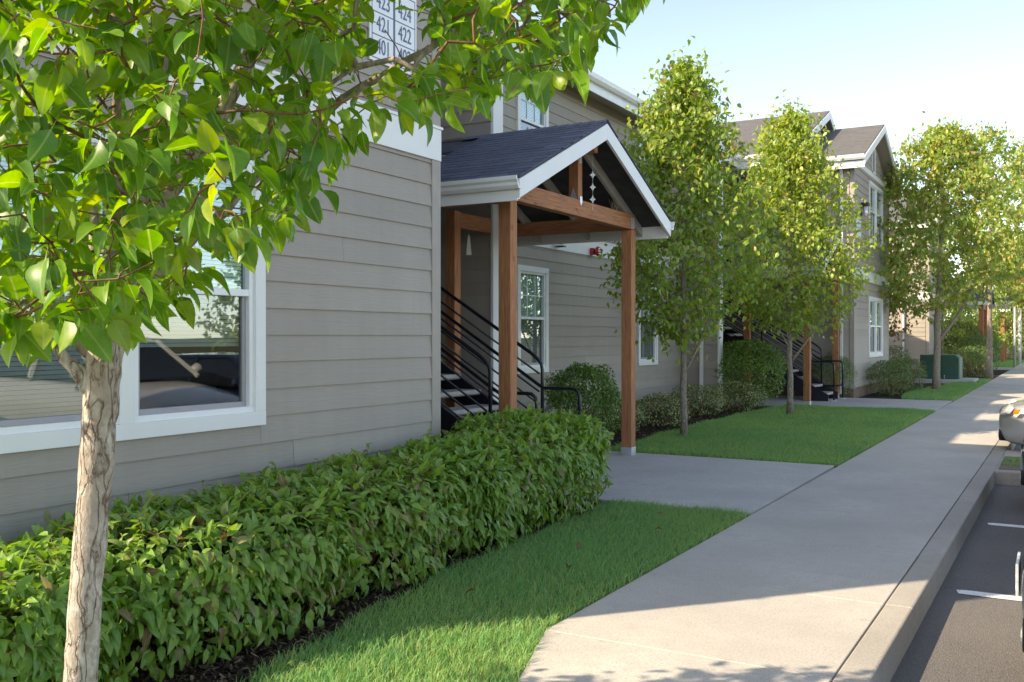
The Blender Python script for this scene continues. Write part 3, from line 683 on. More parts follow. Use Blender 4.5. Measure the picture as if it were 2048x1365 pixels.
    # steel brackets
    for s in (-1, 1): part('bracket', 'galvanised', p, (xp + .0685, xp + .0725, yc + s * hy - (.03 if s < 0 else .075), yc + s * hy + (.12 if s < 0 else .03), 2.92 if s > 0 else 2.93, 3.06))
    m = MB(); m.prism([(xp + .0685, yc - .03, 3.08), (xp + .0685, yc, 3.03), (xp + .0685, yc + .03, 3.08), (xp + .0685, yc + .03, 3.14), (xp + .0685, yc - .03, 3.14)], (.004, 0, 0)); m.box(xp + .061, xp + .064, yc - .03, yc + .03, 3.52, 3.63); m.prism([(xp - .05, yc - .06, 3.1), (xp + .05, yc - .06, 3.1), (xp + .0, yc - .06, 3.24)], (0, .004, 0)); m.build('bracket', 'galvanised', p)
    return p
porch(9.96, False, .006, 'gabled cedar-post porch over the near stair, hung with a diamond mobile', True)
porch(23.17, True, .006, 'gabled cedar-post porch half hidden by the two slim pear trees', False)
def far_porch(x, y, label):
    p = thing('entry_porch', (x, y, 0), label, 'porch', 'gabled entry porches over the stairs')
    for s in (-1, 1): part('post', 'cedar_z', p, (x - .1, x + .1, y + s * 1.3 - .1, y + s * 1.3 + .1, 0, 3.0), bevel=.006)
    part('beam', 'cedar_y', p, (x - .06, x + .06, y - 1.19, y + 1.19, 2.8, 2.98))
    m = MB()
    for s in (-1, 1): m.prism([(x + .4, y + s * 1.7, 3.2), (x + .4, y, 4.0), (x + .4, y, 3.93), (x + .4, y + s * 1.7, 3.12)], (-2.2, 0, 0))
    rf = m.build('roof', 'shingle_underlay', p); m = MB()
    for s in (-1, 1): m.prism([(x + .43, y + s * 1.73, 3.16), (x + .43, y, 3.97), (x + .43, y, 3.8), (x + .43, y + s * 1.73, 2.98)], (-.03, 0, 0)); m.box(x - 1.8, x + .44, min(y + s * 1.72, y + s * 1.8), max(y + s * 1.72, y + s * 1.8), 2.98, 3.13)
    m.build('rake_board', 'white_paint', rf)
far_porch(-3.15, 50.0, 'far cedar-post porch behind the bright green shrubs')
far_porch(-2.95, 64.5, 'farthest cedar-post porch beside the white pole')

# ------------------------------------------------------------------ stairs
def stair(y0, y1, x0, base, label):
    st = thing('exterior_stair', (x0, (y0 + y1) / 2, base), label, 'stair', 'steel stairs with concrete treads')
    n, run, rise = 16, .285, .178; sl = rise / run
    for i in range(1, n):
        x = x0 - i * run; z = base + i * rise
        MB().prism([(x + .315, y0 + .04, z), (x + .315, y0 + .04, z - .045), (x + .285, y0 + .04, z - .065), (x, y0 + .04, z - .065), (x, y0 + .04, z)], (0, y1 - y0 - .08, 0)).build('tread', 'tread_concrete', st, bevel=.006)
    xe = x0 - n * run; ze = base + n * rise
    for y in (y0, y1 - .04):
        m = MB(); m.prism([(x0 + .10, y, base), (x0 + .10, y, base + .16), (x0 - .05, y, base + .24), (xe, y, ze + .05), (xe, y, ze - .30), (x0 - .28, y, base)], (0, .04, 0)); m.build('stringer', 'stringer_steel', st, bevel=.003)
    for k, y in enumerate((y0 + .0, y1 - .0)):
        inn = .075 if k == 0 else -.075
        nz = lambda x: base + (x0 - x) * sl + .06       # nosing line
        def line(h, xa): return [(xa, y, nz(xa) + h), (xe, y, nz(xe) + h)]
        xt = x0 - .44
        top = [(xt + .14, y, base + .02), (xt + .14, y, nz(xt) + .80), (xt + .125, y, nz(xt) + .87), (xt + .08, y, nz(xt) + .925), (xt, y, nz(xt) + .99), (xe, y, nz(xe) + .99)]
        MB().tube(top, .021, 8).build('top_rail', 'black_steel', st, smooth=True)
        yy = y + inn; xh = x0 - .24; zh = nz(xh) + .72
        hr = [(x0 + .22, yy, base), (x0 + .22, yy, zh - .10), (x0 + .205, yy, zh - .04), (x0 + .16, yy, zh - .005), (x0 + .10, yy, zh), (xh, yy, zh), (xh - .06, yy, zh + .03), (xe, yy, nz(xe) + .76)]
        MB().tube(hr, .020, 8).build('handrail', 'black_steel', st, smooth=True)
        MB().tube([(x0 - .2, yy, base + .32), (x0 + .14, yy, base + .32), (x0 + .195, yy, base + .35), (x0 + .22, yy, base + .41)], .016, 8).build('return_loop', 'black_steel', st, smooth=True)
        for h in (.16, .31, .46, .61, .82): MB().tube(line(h, xt + .10), .0125, 6).build('rail', 'black_steel', st, smooth=True)
        for xv in (xt - 1.35, xt - 2.9): MB().bar((xv, y, nz(xv) - .02), (xv, y, nz(xv) + .98), .03, .03, (1, 0, 0)).build('baluster', 'black_steel', st)
        part('foot_plate', 'galvanised', st, (x0 + .17, x0 + .27, yy - .05, yy + .05, base - .005, base + .03))
    return st
stair(8.72, 9.9, -4.95, .006, 'black steel stair with concrete treads under the near porch')
stair(23.32, 24.5, -4.85, .006, 'black steel stair with concrete treads behind the slim pear trees')

# ------------------------------------------------------------------ hanging things
mob = thing('hanging_mobile', (-4.66, 10.02, 3.3), 'chain of three pale diamond ornaments hanging in the near porch gable', 'ornament')
xm, ym = -4.66, 10.02
m = MB()
for i in range(5): z = 3.615 - i * .032; m.tube([(xm, ym - .006, z), (xm, ym + .006, z - .015), (xm, ym - .006, z - .03)], .0022, 5)
m.tube([(xm, ym, 3.46), (xm, ym, 2.98)], .0015, 4); m.build('chain', 'galvanised', mob)
for z in (3.385, 3.245, 3.105):
    m = MB(); dr = Vector((.868, .496, 0)); a = .036; h = .058; c = Vector((xm, ym, z)); pts = []
    for k in range(16):
        t_ = 2 * math.pi * k / 16; r_ = 1 / (abs(math.cos(t_)) ** .62 + abs(math.sin(t_)) ** .62) ** (1 / .62)
        pts.append(c + dr * (a * r_ * math.cos(t_)) + Vector((0, 0, h * r_ * math.sin(t_))))
    m.prism(pts, Vector((-.496, .868, 0)) * .006); m.build('diamond', 'pearl_glass', mob)
ch = thing('wind_chime', (-6.55, 10.4, 2.6), 'slim pale wind chime tag hanging from the rear cedar beam', 'chime')
m = MB(); c = Vector((-6.53, 10.32, 2.72)); dr = Vector((.868, .496, 0))
m.prism([c + dr * -.012 + Vector((0, 0, .1)), c + dr * .012 + Vector((0, 0, .1)), c + dr * .034 + Vector((0, 0, -.15)), c + dr * -.034 + Vector((0, 0, -.15))], Vector((-.496, .868, 0)) * .01); m.build('plate', 'pearl_glass', ch)
MB().tube([(-6.53, 10.32, 2.82), (-6.53, 10.32, 2.91)], .003, 5).build('cord', 'straw', ch)
spk = thing('bird_spikes', (-4.85, 11.2, 3.1), 'clump of pale wire spikes on the porch beam under the gable', 'spikes')
m = MB()
for i in range(16):
    y = 11.0 + i * .02; m.tube([(-4.85, y, 3.1), (-4.85 + random.uniform(-.05, .05), y + random.uniform(-.06, .06), 3.1 + random.uniform(.09, .17))], [.003, .0012], 4)
m.build('spike', 'straw', spk)

# ------------------------------------------------------------------ foliage tools
def leaf_template(rows, wid, fold, curl, tip=.75, pet=.35, wave=0.0, petw=.012):
    """one leaf blade along +Y (length 1), normal +Z, with a stalk behind it"""
    ts = np.linspace(0, 1, rows + 1); v = []; uv = []; f = []
    for i, t in enumerate(ts):
        w = wid * (math.sin(math.pi * t ** tip) ** .8 if 0 < t < 1 else 0) * (1 - .25 * t)
        z = -curl * t * t; y = t * (1 - .15 * curl * t)
        wv = wave * math.sin(t * 9)
        v += [(-w, y, z + fold * w + wv * w), (0, y, z), (w, y, z + fold * w - wv * w)]; uv += [(.5 - .5 * (w / wid if wid else 0), t), (.5, t), (.5 + .5 * (w / wid), t)]
    for i in range(rows):
        a, b = 3 * i, 3 * i + 3
        for k in (0, 1):
            q = (a + k, a + k + 1, b + k + 1, b + k)
            if i == 0: f.append((a + 1, b + k + 1, b + k))
            elif i == rows - 1: f.append((q[0], q[1], b + 1))
            else: f += [(q[0], q[1], q[2]), (q[0], q[2], q[3])]
    if pet:
        o = len(v); v += [(-petw, 0, 0), (petw, 0, 0), (0, -pet, pet * .25)]; uv += [(.5, 0)] * 3; f.append((o, o + 1, o + 2))
    v = np.array(v); v[:, 1] += pet; v[:, 2] -= pet * .25
    return v, np.array(f), np.array(uv)
def mats_from(dirs, norms, size):
    """rotation matrices (N,3,3): columns = side, along, normal"""
    d = dirs / np.linalg.norm(dirs, axis=1, keepdims=True); n = norms - (norms * d).sum(1, keepdims=True) * d
    ln = np.linalg.norm(n, axis=1, keepdims=True); n = np.where(ln > 1e-6, n / np.maximum(ln, 1e-6), [[1, 0, 0]])
    x = np.cross(d, n); return np.stack([x, d, n], 2) * size[:, None, None]
def scatter(name, tmpls, pos, dirs, norms, size, mat, parent, tint=None, single=0, rank=None, single_name='leaf'):
    """leaves at pos; the `single` best-ranked ones become objects of their own, the rest one mesh"""
    N = len(pos); Rm = mats_from(dirs, norms, size); which = rng.integers(0, len(tmpls), N)
    tint = rng.random(N) if tint is None else tint
    solo = np.zeros(N, bool)
    if single: solo[np.argsort(-rank)[:single]] = True
    V = []; F = []; U = []; Tn = []; off = 0
    for k, (tv, tf, tu) in enumerate(tmpls):
        ix = np.where((which == k) & ~solo)[0]
        if not len(ix): continue
        vv = np.einsum('nij,kj->nki', Rm[ix], tv) + pos[ix][:, None, :]
        V.append(vv.reshape(-1, 3)); F.append((tf[None] + (np.arange(len(ix)) * len(tv))[:, None, None]).reshape(-1, 3) + off); off += len(ix) * len(tv)
        U.append(np.tile(tu, (len(ix), 1))); Tn.append(np.repeat(tint[ix], len(tv)))
    o = np_mesh(name, np.concatenate(V), np.concatenate(F), mat, parent, np.concatenate(U), np.concatenate(Tn)); stuff(o)
    if single:
        ms = []
        for tv, tf, tu in tmpls:
            tmp = np_mesh('leaf_shape', tv, tf, mat, None, tu, np.zeros(len(tv))); ms.append(tmp.data); bpy.data.objects.remove(tmp)
        base = wmat(parent).inverted() if parent else Matrix()
        for i in np.where(solo)[0]:
            q = bpy.data.objects.new(single_name, ms[which[i]]); COL.objects.link(q)
            if parent: q.parent = parent; q.matrix_parent_inverse = base
            r = Rm[i]; q.matrix_basis = Matrix(((*r[0], pos[i][0]), (*r[1], pos[i][1]), (*r[2], pos[i][2]), (0, 0, 0, 1)))
    return o
CAMP = np.array([0, 0, CH]); cy_, sy_ = math.cos(R(29.75)), math.sin(R(29.75))
RT, FW = np.array([cy_, sy_, 0]), np.array([-sy_, cy_, 0])
def view_rank(pos, size):
    """how large a leaf shows from where the photographer stood (0 outside the view)"""
    d = pos - CAMP; z = d @ FW; u = (d @ RT) / np.maximum(z, .1); v = d[:, 2] / np.maximum(z, .1)
    inside = (np.abs(u) < .53) & (np.abs(v) < .355) & (z > .3)
    return np.where(inside, size / np.maximum(z, .1), 0) * (1 + .001 * rng.random(len(pos)))

def grow(trunk, tips, step, tipr, up_pen=.8, sag=.06, rnd=None, extra=()):
    """branches: every tip joins the nearest part of the growing skeleton. returns chains of (points, radii)"""
    rnd = rnd or rng
    nodes = [np.array(p, float) for p in trunk[0]]; par = [-1] + list(range(len(nodes) - 1)); ok = [h >= trunk[1] for h in (p[2] for p in nodes)]
    for j, pl in extra:
        for i, q in enumerate(pl[1:]): nodes.append(np.array(q)); par.append(j if i == 0 else len(nodes) - 2); ok.append(True)
    cap = len(nodes) + len(tips) * 80; A = np.zeros((cap, 3)); pen = np.zeros(cap); m = len(nodes); A[:m] = nodes; pen[:m] = np.where(ok, 0, 99)
    chains = []; T = np.array(tips); tk = np.array([n for n, k in zip(nodes, ok) if k])
    order = np.argsort(np.min(np.linalg.norm(T[:, None] - tk[None], axis=2), axis=1))
    for ti in order:
        t = T[ti]; B = A[:m]; d = np.sqrt(((B - t) ** 2).sum(1))
        cost = d + up_pen * np.maximum(0, B[:, 2] - t[2] + .12 * d) + pen[:m]
        j = int(np.argmin(cost)); n = max(2, int(d[j] / step) + 1); p0 = nodes[j]; idx = [j]; dj = d[j]
        for k in range(1, n + 1):
            q = k / n; p = p0 * (1 - q) + t * q; p[2] -= sag * dj * math.sin(math.pi * q)
            if k < n: p = p + rnd.normal(0, .10 * step, 3)
            nodes.append(p); par.append(idx[-1]); idx.append(m); A[m] = p; m += 1
        chains.append(idx)
    rad = np.zeros(len(nodes)); kids = [[] for _ in nodes]
    for i, p in enumerate(par):
        if p >= 0: kids[p].append(i)
    for i in range(len(nodes) - 1, -1, -1):
        rad[i] = tipr if not kids[i] else (sum(rad[k] ** 2.35 for k in kids[i])) ** (1 / 2.35) + tipr * .03
    return nodes, par, rad, chains
def branches_mesh(name, nodes, rad, chains, mat, parent, nside=5, rmax=None, split=None):
    big, small = MB(), MB()
    for c in chains:
        pts = [nodes[i] for i in c]; r = [rad[i] for i in c]; r[0] = min(r[0], r[1] * 1.25)
        if rmax: r = [min(x, rmax) for x in r]
        (small if max(r) < (split or 0) else big).tube(pts, r, nside if max(r) > .006 else 4, cap=False)
    o = stuff(big.build(name, mat, parent, smooth=True))
    if split and small.v: stuff(small.build('twigs', 'twig', parent, smooth=True))
    return o
def twig_leaves(nodes, chains, span, spacing, out=.8, droop=.9):
    P = []; D = []; N = []
    for c in chains:
        pts = np.array([nodes[i] for i in c]); seg = np.linalg.norm(np.diff(pts, axis=0), axis=1); L = seg.sum(); cum = np.r_[0, np.cumsum(seg)]
        s = L; ph = rng.random() * 6.28
        while s > max(0, L - span):
            i = min(max(np.searchsorted(cum, s) - 1, 0), len(seg) - 1); t = (s - cum[i]) / max(seg[i], 1e-6); p = pts[i] * (1 - t) + pts[i + 1] * t
            d = (pts[i + 1] - pts[i]) / max(seg[i], 1e-6); ph += 2.4 + rng.normal(0, .3)
            a = np.cross(d, [0, 0, 1.0]); a = a / (np.linalg.norm(a) + 1e-6); b = np.cross(d, a); o = a * math.cos(ph) + b * math.sin(ph)
            dr = o * out + d * .5 + np.array([0, 0, -droop * rng.uniform(.2, 1.25)]) + rng.normal(0, .25, 3)
            nm = np.array([0, 0, 1.0]) + o * .7 + rng.normal(0, .45, 3)
            P.append(p); D.append(dr); N.append(nm); s -= spacing * rng.uniform(.6, 1.4)
    return np.array(P), np.array(D), np.array(N)
PEAR = [leaf_template(6, .33, f, c, pet=.42, wave=w) for f, c, w in ((.35, .25, .05), (.5, .45, .08), (.25, .12, .12), (.6, .35, -.06), (.15, .55, .10))]
MIDL = [leaf_template(3, .34, f, c, pet=.3) for f, c in ((.4, .3), (.6, .5), (.2, .15))]
FARL = [leaf_template(2, .36, .4, .3, pet=0), leaf_template(2, .36, .1, .4, pet=0)]
HEDG = [leaf_template(4, .27, f, c, pet=.15, tip=.8, wave=w) for f, c, w in ((.4, .35, .05), (.5, .6, .08), (.2, .2, .1), (.35, .8, 0))]

# ------------------------------------------------------------------ foreground pear tree
def W(l, z, h): return RT * l + FW * z + np.array([0, 0, h])
TZ = 2.8
ft = thing('pear_tree', W(-1.295, TZ, 0), 'large foreground pear tree with cracked pale bark and big glossy leaves', 'tree', 'pear trees along the sidewalk')
tp = [(-1.30, 0), (-1.283, .25), (-1.262, .52), (-1.245, .8), (-1.222, 1.05), (-1.205, 1.28), (-1.193, 1.45), (-1.175, 1.6), (-1.13, 1.78), (-1.045, 1.97), (-.96, 2.10), (-.88, 2.26), (-.80, 2.45), (-.74, 2.7), (-.70, 3.0), (-.69, 3.35), (-.7, 3.7)]
tpts = [W(l, TZ + (0 if h < 1.5 else (h - 1.5) * .22), h) for l, h in tp]
XS = np.array([-400, 0, 60, 170, 290, 380, 440, 500, 620, 760, 800, 870, 1000, 1080, 1180, 1260, 1335, 1420])
YS = np.array([640, 665, 650, 645, 655, 560, 535, 490, 400, 265, 190, 195, 195, 175, 115, 15, -60, -160])
def fg_tips(n):
    out = []; r = np.random.default_rng(21)
    while len(out) < n:
        z = r.uniform(1.85, 3.9); u = r.uniform(-330, 1340); v = r.uniform(-560, 700)
        lim = np.interp(u, XS, YS)
        if v > lim - 12: continue
        if u > 760 and v < -60 - (1340 - u) * .55: continue
        l = (u - 1024) / 1919 * z; h = CH + (674 - v) / 1919 * z
        c = W(-.95, 2.85, 0)[:2]; rr = math.hypot(l + .80, (z - 2.85) * 1.05)
        if rr > 1.75 or h > 3.4: continue
        q = W(l, z, h); gx, gy = q[0] + lt.x / -lt.z * h, q[1] + lt.y / -lt.z * h; gz = -gx * sy_ + gy * cy_
        if gz > 4.42 and gx * cy_ + gy * sy_ < .56 * gz and (gx + 4.545) / math.tan(R(SUN_AZ)) + 2.2 > gy: continue   # the crown throws no shade on the sunlit walk
        if z < 2.15 and u > 500: continue
        if h > 3.0 and l < -1.2: continue
        if 330 < u < 520 and 120 < v < 420 and r.random() < .5: continue
        if 500 < u < 800 and v > 120 and r.random() < .35: continue
        if l < -1.5 and r.random() < .6: continue
        if 715 < u < 855 and -90 < v < 150 and r.random() < .9: continue
        out.append(W(l, z, h))
    return out
tips = fg_tips(1500)
tips += [W(*q) for q in ((-1.42, 2.74, 1.56), (-1.36, 2.6, 1.62), (-1.05, 2.65, 1.62), (-.95, 2.75, 1.68), (-1.5, 2.6, 1.6), (-1.2, 2.5, 1.58))]
LIMBS = [(6, [(-1.42, 2.68, 1.72), (-1.58, 2.58, 2.05), (-1.70, 2.5, 2.45)]), (7, [(-1.0, 2.92, 1.80), (-.80, 3.0, 2.03), (-.55, 3.05, 2.28), (-.2, 3.08, 2.50), (.1, 3.08, 2.62), (.35, 3.05, 2.68)]),
         (8, [(-1.05, 2.55, 2.0), (-.95, 2.35, 2.3), (-.85, 2.25, 2.6)]), (6, [(-1.30, 2.98, 1.72), (-1.36, 3.1, 2.05), (-1.4, 3.15, 2.4)]), (9, [(-.85, 2.75, 2.06), (-.62, 2.66, 2.16), (-.42, 2.6, 2.26)])]
limb_pts = []
for j, pl in LIMBS:
    c_ = [tpts[j]] + [W(*q) for q in pl]; f_ = []
    for i in range(len(c_) - 1):
        for k in range(5): f_.append(c_[i] * (1 - k / 5) + c_[i + 1] * k / 5 + rng.normal(0, .004, 3))
    f_.append(c_[-1]); limb_pts.append((j, f_))
nodes, par, rad, chains = grow((tpts, 1.43), tips, .085, .0017, sag=.05, extra=limb_pts)
for j, f_ in limb_pts: MB().tube(f_, list(np.linspace(.021, .006, len(f_)) * (1 if j < 8 else .8)), 9).build('limb', 'bark_young', ft, smooth=True)
branches_mesh('branches', nodes, rad, chains, 'bark_young', ft, 6, rmax=.026, split=.0062)
trr = [.060, .050, .047, .046, .046, .049, .051, .047, .040, .034, .030, .027, .023, .019, .015, .011, .006]
dense_p, dense_r = [], []
for i in range(len(tpts) - 1):
    for k in range(6):
        t_ = k / 6; dense_p.append(tpts[i] * (1 - t_) + tpts[i + 1] * t_ + rng.normal(0, .0012, 3)); dense_r.append((trr[i] * (1 - t_) + trr[i + 1] * t_) * (1 + rng.normal(0, .02)))
tr = MB().tube(dense_p, dense_r, 26).build('trunk', 'bark', ft, smooth=True)
for q in ((-1.39, 2.74, 1.545), ):  # low stub going left from the fork
    MB().tube([tpts[5] + np.array([0, 0, .06]), W(-1.25, 2.77, 1.43), W(-1.285, 2.75, 1.47), W(-1.31, 2.74, 1.52)], [.030, .023, .017, .012], 10).build('limb', 'bark', ft, smooth=True)
P, D, N = twig_leaves(nodes, chains, .26, .032)
# a leaf grows out of every few older nodes as well
S = rng.uniform(.05, .096, len(P)); lz = (P - CAMP) @ FW
def in_gap(Q):   # an opening in the crown through which the numbers sign on the wall shows
    d = Q - CAMP; z = d @ FW; u = 1024 + 1919 * (d @ RT) / z; v = 674 - 1919 * d[:, 2] / z
    return (u > 748) & (u < 834) & (v > 38) & (v < 128)
tipP = P + D / np.linalg.norm(D, axis=1, keepdims=True) * (S * 1.3)[:, None]; midP = (P + tipP) / 2
keep = (lz > 1.55) & ~in_gap(tipP) & ~in_gap(midP) & ~in_gap(P * .25 + tipP * .75); P, D, N, S = P[keep], D[keep], N[keep], S[keep]
scatter('leaves', PEAR, P, D, N, S, 'pear_leaf', ft, single=300, rank=view_rank(P, S))
FGN = len(P)

# ------------------------------------------------------------------ other trees
def tree(base, height, crown0, rad_fn, ntips, leaf, label, mat='pear_leaf_far', tmpl=MIDL, trunk_r=.045, span=.35, spacing=.05, cut=None, lean=(0, 0), grp='pear trees along the sidewalk', seed=1, name='pear_tree', bark='bark_young', fork=None, limbs=()):
    global rng
    old = rng; rng = np.random.default_rng(seed)
    b = np.array([base[0], base[1], 0.0]); t = thing(name, tuple(b), label, 'tree', grp)
    n = 14; pts = [b + np.array([lean[0] * (k / n) ** 1.5 + rng.normal(0, .012), lean[1] * (k / n) ** 1.5 + rng.normal(0, .012), height * .9 * k / n - .03]) for k in range(n + 1)]
    tips = []
    while len(tips) < ntips:
        s = rng.random() ** .8; r = rad_fn(s) * math.sqrt(rng.uniform(.12, 1)); a = rng.uniform(0, 6.283)
        rr = r * (1 + .24 * math.sin(3 * a + 5 * s + seed) + .16 * math.sin(5 * a + 17 * s + 2 * seed))
        p = b + np.array([lean[0] * s + rr * math.cos(a), lean[1] * s + rr * math.sin(a), crown0 + (height - crown0) * s]) + np.array([0, 0, rng.normal(0, .06)])
        tips.append(p)
    nodes, par, rd, chains = grow((pts, fork or crown0 - .25), tips, .22, .0028, up_pen=1.6, sag=-.05)
    branches_mesh('branches', nodes, rd, chains, bark, t, 5, rmax=trunk_r * .62)
    MB().tube(pts, [trunk_r * (1.25 if k == 0 else 1.02 - .92 * (k / n) ** 1.15) for k in range(n + 1)], 12).build('trunk', bark, t, smooth=True)
    for lp, lr in limbs: MB().tube(lp, lr, 8).build('limb', bark, t, smooth=True)
    P, D, N = twig_leaves(nodes, chains, span, spacing, droop=1.0)
    # clumps of leaves around the twig ends
    k = rng.integers(0, len(tips), int(len(P) * .8)); Q = np.array(tips)[k] + rng.normal(0, .15, (len(k), 3)); 
    P = np.concatenate([P, Q]); D = np.concatenate([D, rng.normal(0, .5, (len(k), 3)) + [0, 0, -.6]]); N = np.concatenate([N, rng.normal(0, .5, (len(k), 3)) + [0, 0, .8]])
    S = rng.uniform(.75, 1.2, len(P)) * leaf
    # tint rises towards the outside and top of the crown
    outw = np.clip(np.linalg.norm((P - b)[:, :2], axis=1) / max(rad_fn(.35), .1), 0, 1.2)
    tint = np.clip(rng.normal(.40, .2, len(P)) + .12 * outw + .12 * np.clip((P[:, 2] - crown0) / (height - crown0), 0, 1), 0, .999)
    o = scatter('crown', tmpl, P, D, N, S, mat, t, tint=tint)
    rng = old
    return t
slim = lambda w: (lambda s: w * (1 - s) ** .62 * (.62 + .75 * min(1, s / .22) * .5) if s > .0 else w * .3)
def limb(b, h0, d, h1, r): b = np.array([b[0], b[1], 0.]); return ([b + [0, 0, h0], b + np.array([d[0] * .35, d[1] * .35, h0 + (h1 - h0) * .3]), b + np.array([d[0] * .7, d[1] * .7, h0 + (h1 - h0) * .62]), b + np.array([d[0], d[1], h1])], [r, r * .85, r * .7, r * .5])
T2 = (-4.98, 13.97); T3 = (-4.6, 19.0)
tree(T2, 5.6, 1.5, lambda s: 1.34 * min(1, .22 + s * 2.6) * (1 - s) ** .58 * 1.12 + .05, 1300, .098, 'slim pear tree in front of the set-back wall, taller of two on the lawn', seed=11, trunk_r=.052, span=.5, spacing=.038, limbs=[limb(T2, .95, (.32, .16), 1.75, .03)])
tree(T3, 5.9, 1.7, lambda s: 1.44 * min(1, .28 + s * 2.6) * (1 - s) ** .6 * 1.15 + .05, 1350, .098, 'slim pear tree standing before the far stair, right of two on the lawn', seed=12, trunk_r=.06, span=.5, spacing=.038, limbs=[limb(T3, 1.0, (.55, .25), 1.95, .026), limb(T3, 1.3, (-.3, -.15), 2.0, .026)])
tree((-3.12, 30.1), 7.6, 2.3, lambda s: 2.6 * min(1, .5 + s * 2.4) * (1 - s) ** .42 + .05, 1150, .145, 'broad pear tree with forked trunk beside the green utility box', seed=13, trunk_r=.105, tmpl=FARL, spacing=.045, span=.7, fork=1.5, lean=(.2, .3), limbs=[limb((-3.12, 30.1), 1.3, (.9, .5), 2.9, .06)])
tree((-5.6, 34.5), 5.3, 1.4, lambda s: 1.45 * min(1, .5 + s * 2.4) * (1 - s) ** .5 + .05, 500, .13, 'reddish autumn tinted tree between the two grey buildings', mat='pear_leaf_autumn', seed=14, trunk_r=.06, tmpl=FARL, spacing=.05, span=.6, lean=(0, .2), grp='trees farther down the street')
far = [((-2.2, 38.5), 9.0, 3.0, .16, 'pear_leaf_far', 'tall pear tree past the utility box by the sidewalk edge'),
       ((-.6, 50.0), 11.0, 3.6, .20, 'pear_leaf_far', 'tall green tree over the far porch, right edge of the picture'),
       ((1.0, 58.0), 12.0, 4.0, .22, 'pear_leaf_far', 'pale green tree at the far end of the parking row'),
       ((-3.6, 57.0), 6.5, 2.2, .16, 'pear_leaf_far', 'low green tree behind the far cedar posts'),
       ((-1.9, 73.0), 7.8, 3.2, .2, 'pear_leaf_autumn', 'orange tinted tree behind the farthest porch'),
       ((2.0, 84.0), 12.0, 4.0, .26, 'pear_leaf_far', 'far tree closing the end of the sidewalk'),
       ((-4.2, 92.0), 11.0, 4.2, .28, 'pear_leaf_far', 'farthest tree beyond the porches, left of the sidewalk end'),
       ((-8.5, 70.0), 11.5, 3.6, .24, 'pear_leaf_far', 'distant treetop showing beside the far gable'),
       ((-.6, 96.0), 9.5, 5.0, .32, 'pear_leaf_far', 'broad distant tree at the vanishing point of the sidewalk'),
       ((5.5, 90.0), 11.0, 5.0, .32, 'pear_leaf_autumn', 'broad distant autumn tree right of the sidewalk end'),
       ((-2.7, 80.0), 8.5, 3.6, .26, 'pear_leaf_far', 'distant tree between the farthest porch and the pole'),
       ((-4.3, 43.8), 4.2, 1.3, .10, 'pear_leaf_far', 'small multi-stem tree in front of the farther building')]
for i, (b, h, w, lf, mt, lb) in enumerate(far):
    tree(b, h, {0: 3.3, 1: 4.4, 2: 4.2}.get(i, h * .14), (lambda w: (lambda s: w * min(1, .5 + s * 2.4) * (1 - s) ** .5 + .05))(w), 340, lf, lb, mat=mt, seed=40 + i, trunk_r=.012 * h, tmpl=FARL, spacing=.06, span=1.0, grp='trees farther down the street', name='street_tree')

OPP = [(38, 10, 7.0), (36, 22, 8.0), (39, 34, 7.5), (37, 46, 8.5), (38, 58, 7.5), (36, 70, 8.5), (38, 84, 8.5)]  # unseen trees, added to fill the reflections in the window panes
for i, (x, y, h) in enumerate(OPP):
    tree((x, y), h, 1.0, lambda s: 3.4 * min(1, .6 + s * 2.4) * (1 - s) ** .5 + .05, 170, .34, 'unseen tree added across the parking lot, to be mirrored in the %s' % ('left near window', 'right near window', 'nearer set-back window', 'second set-back window', 'gabled block lower window', 'gabled block upper window', 'farther building window')[i], mat='pear_leaf_far', seed=70 + i, trunk_r=.12, tmpl=FARL, spacing=.07, span=1.0, grp='unseen trees added for the window reflections', name='street_tree')

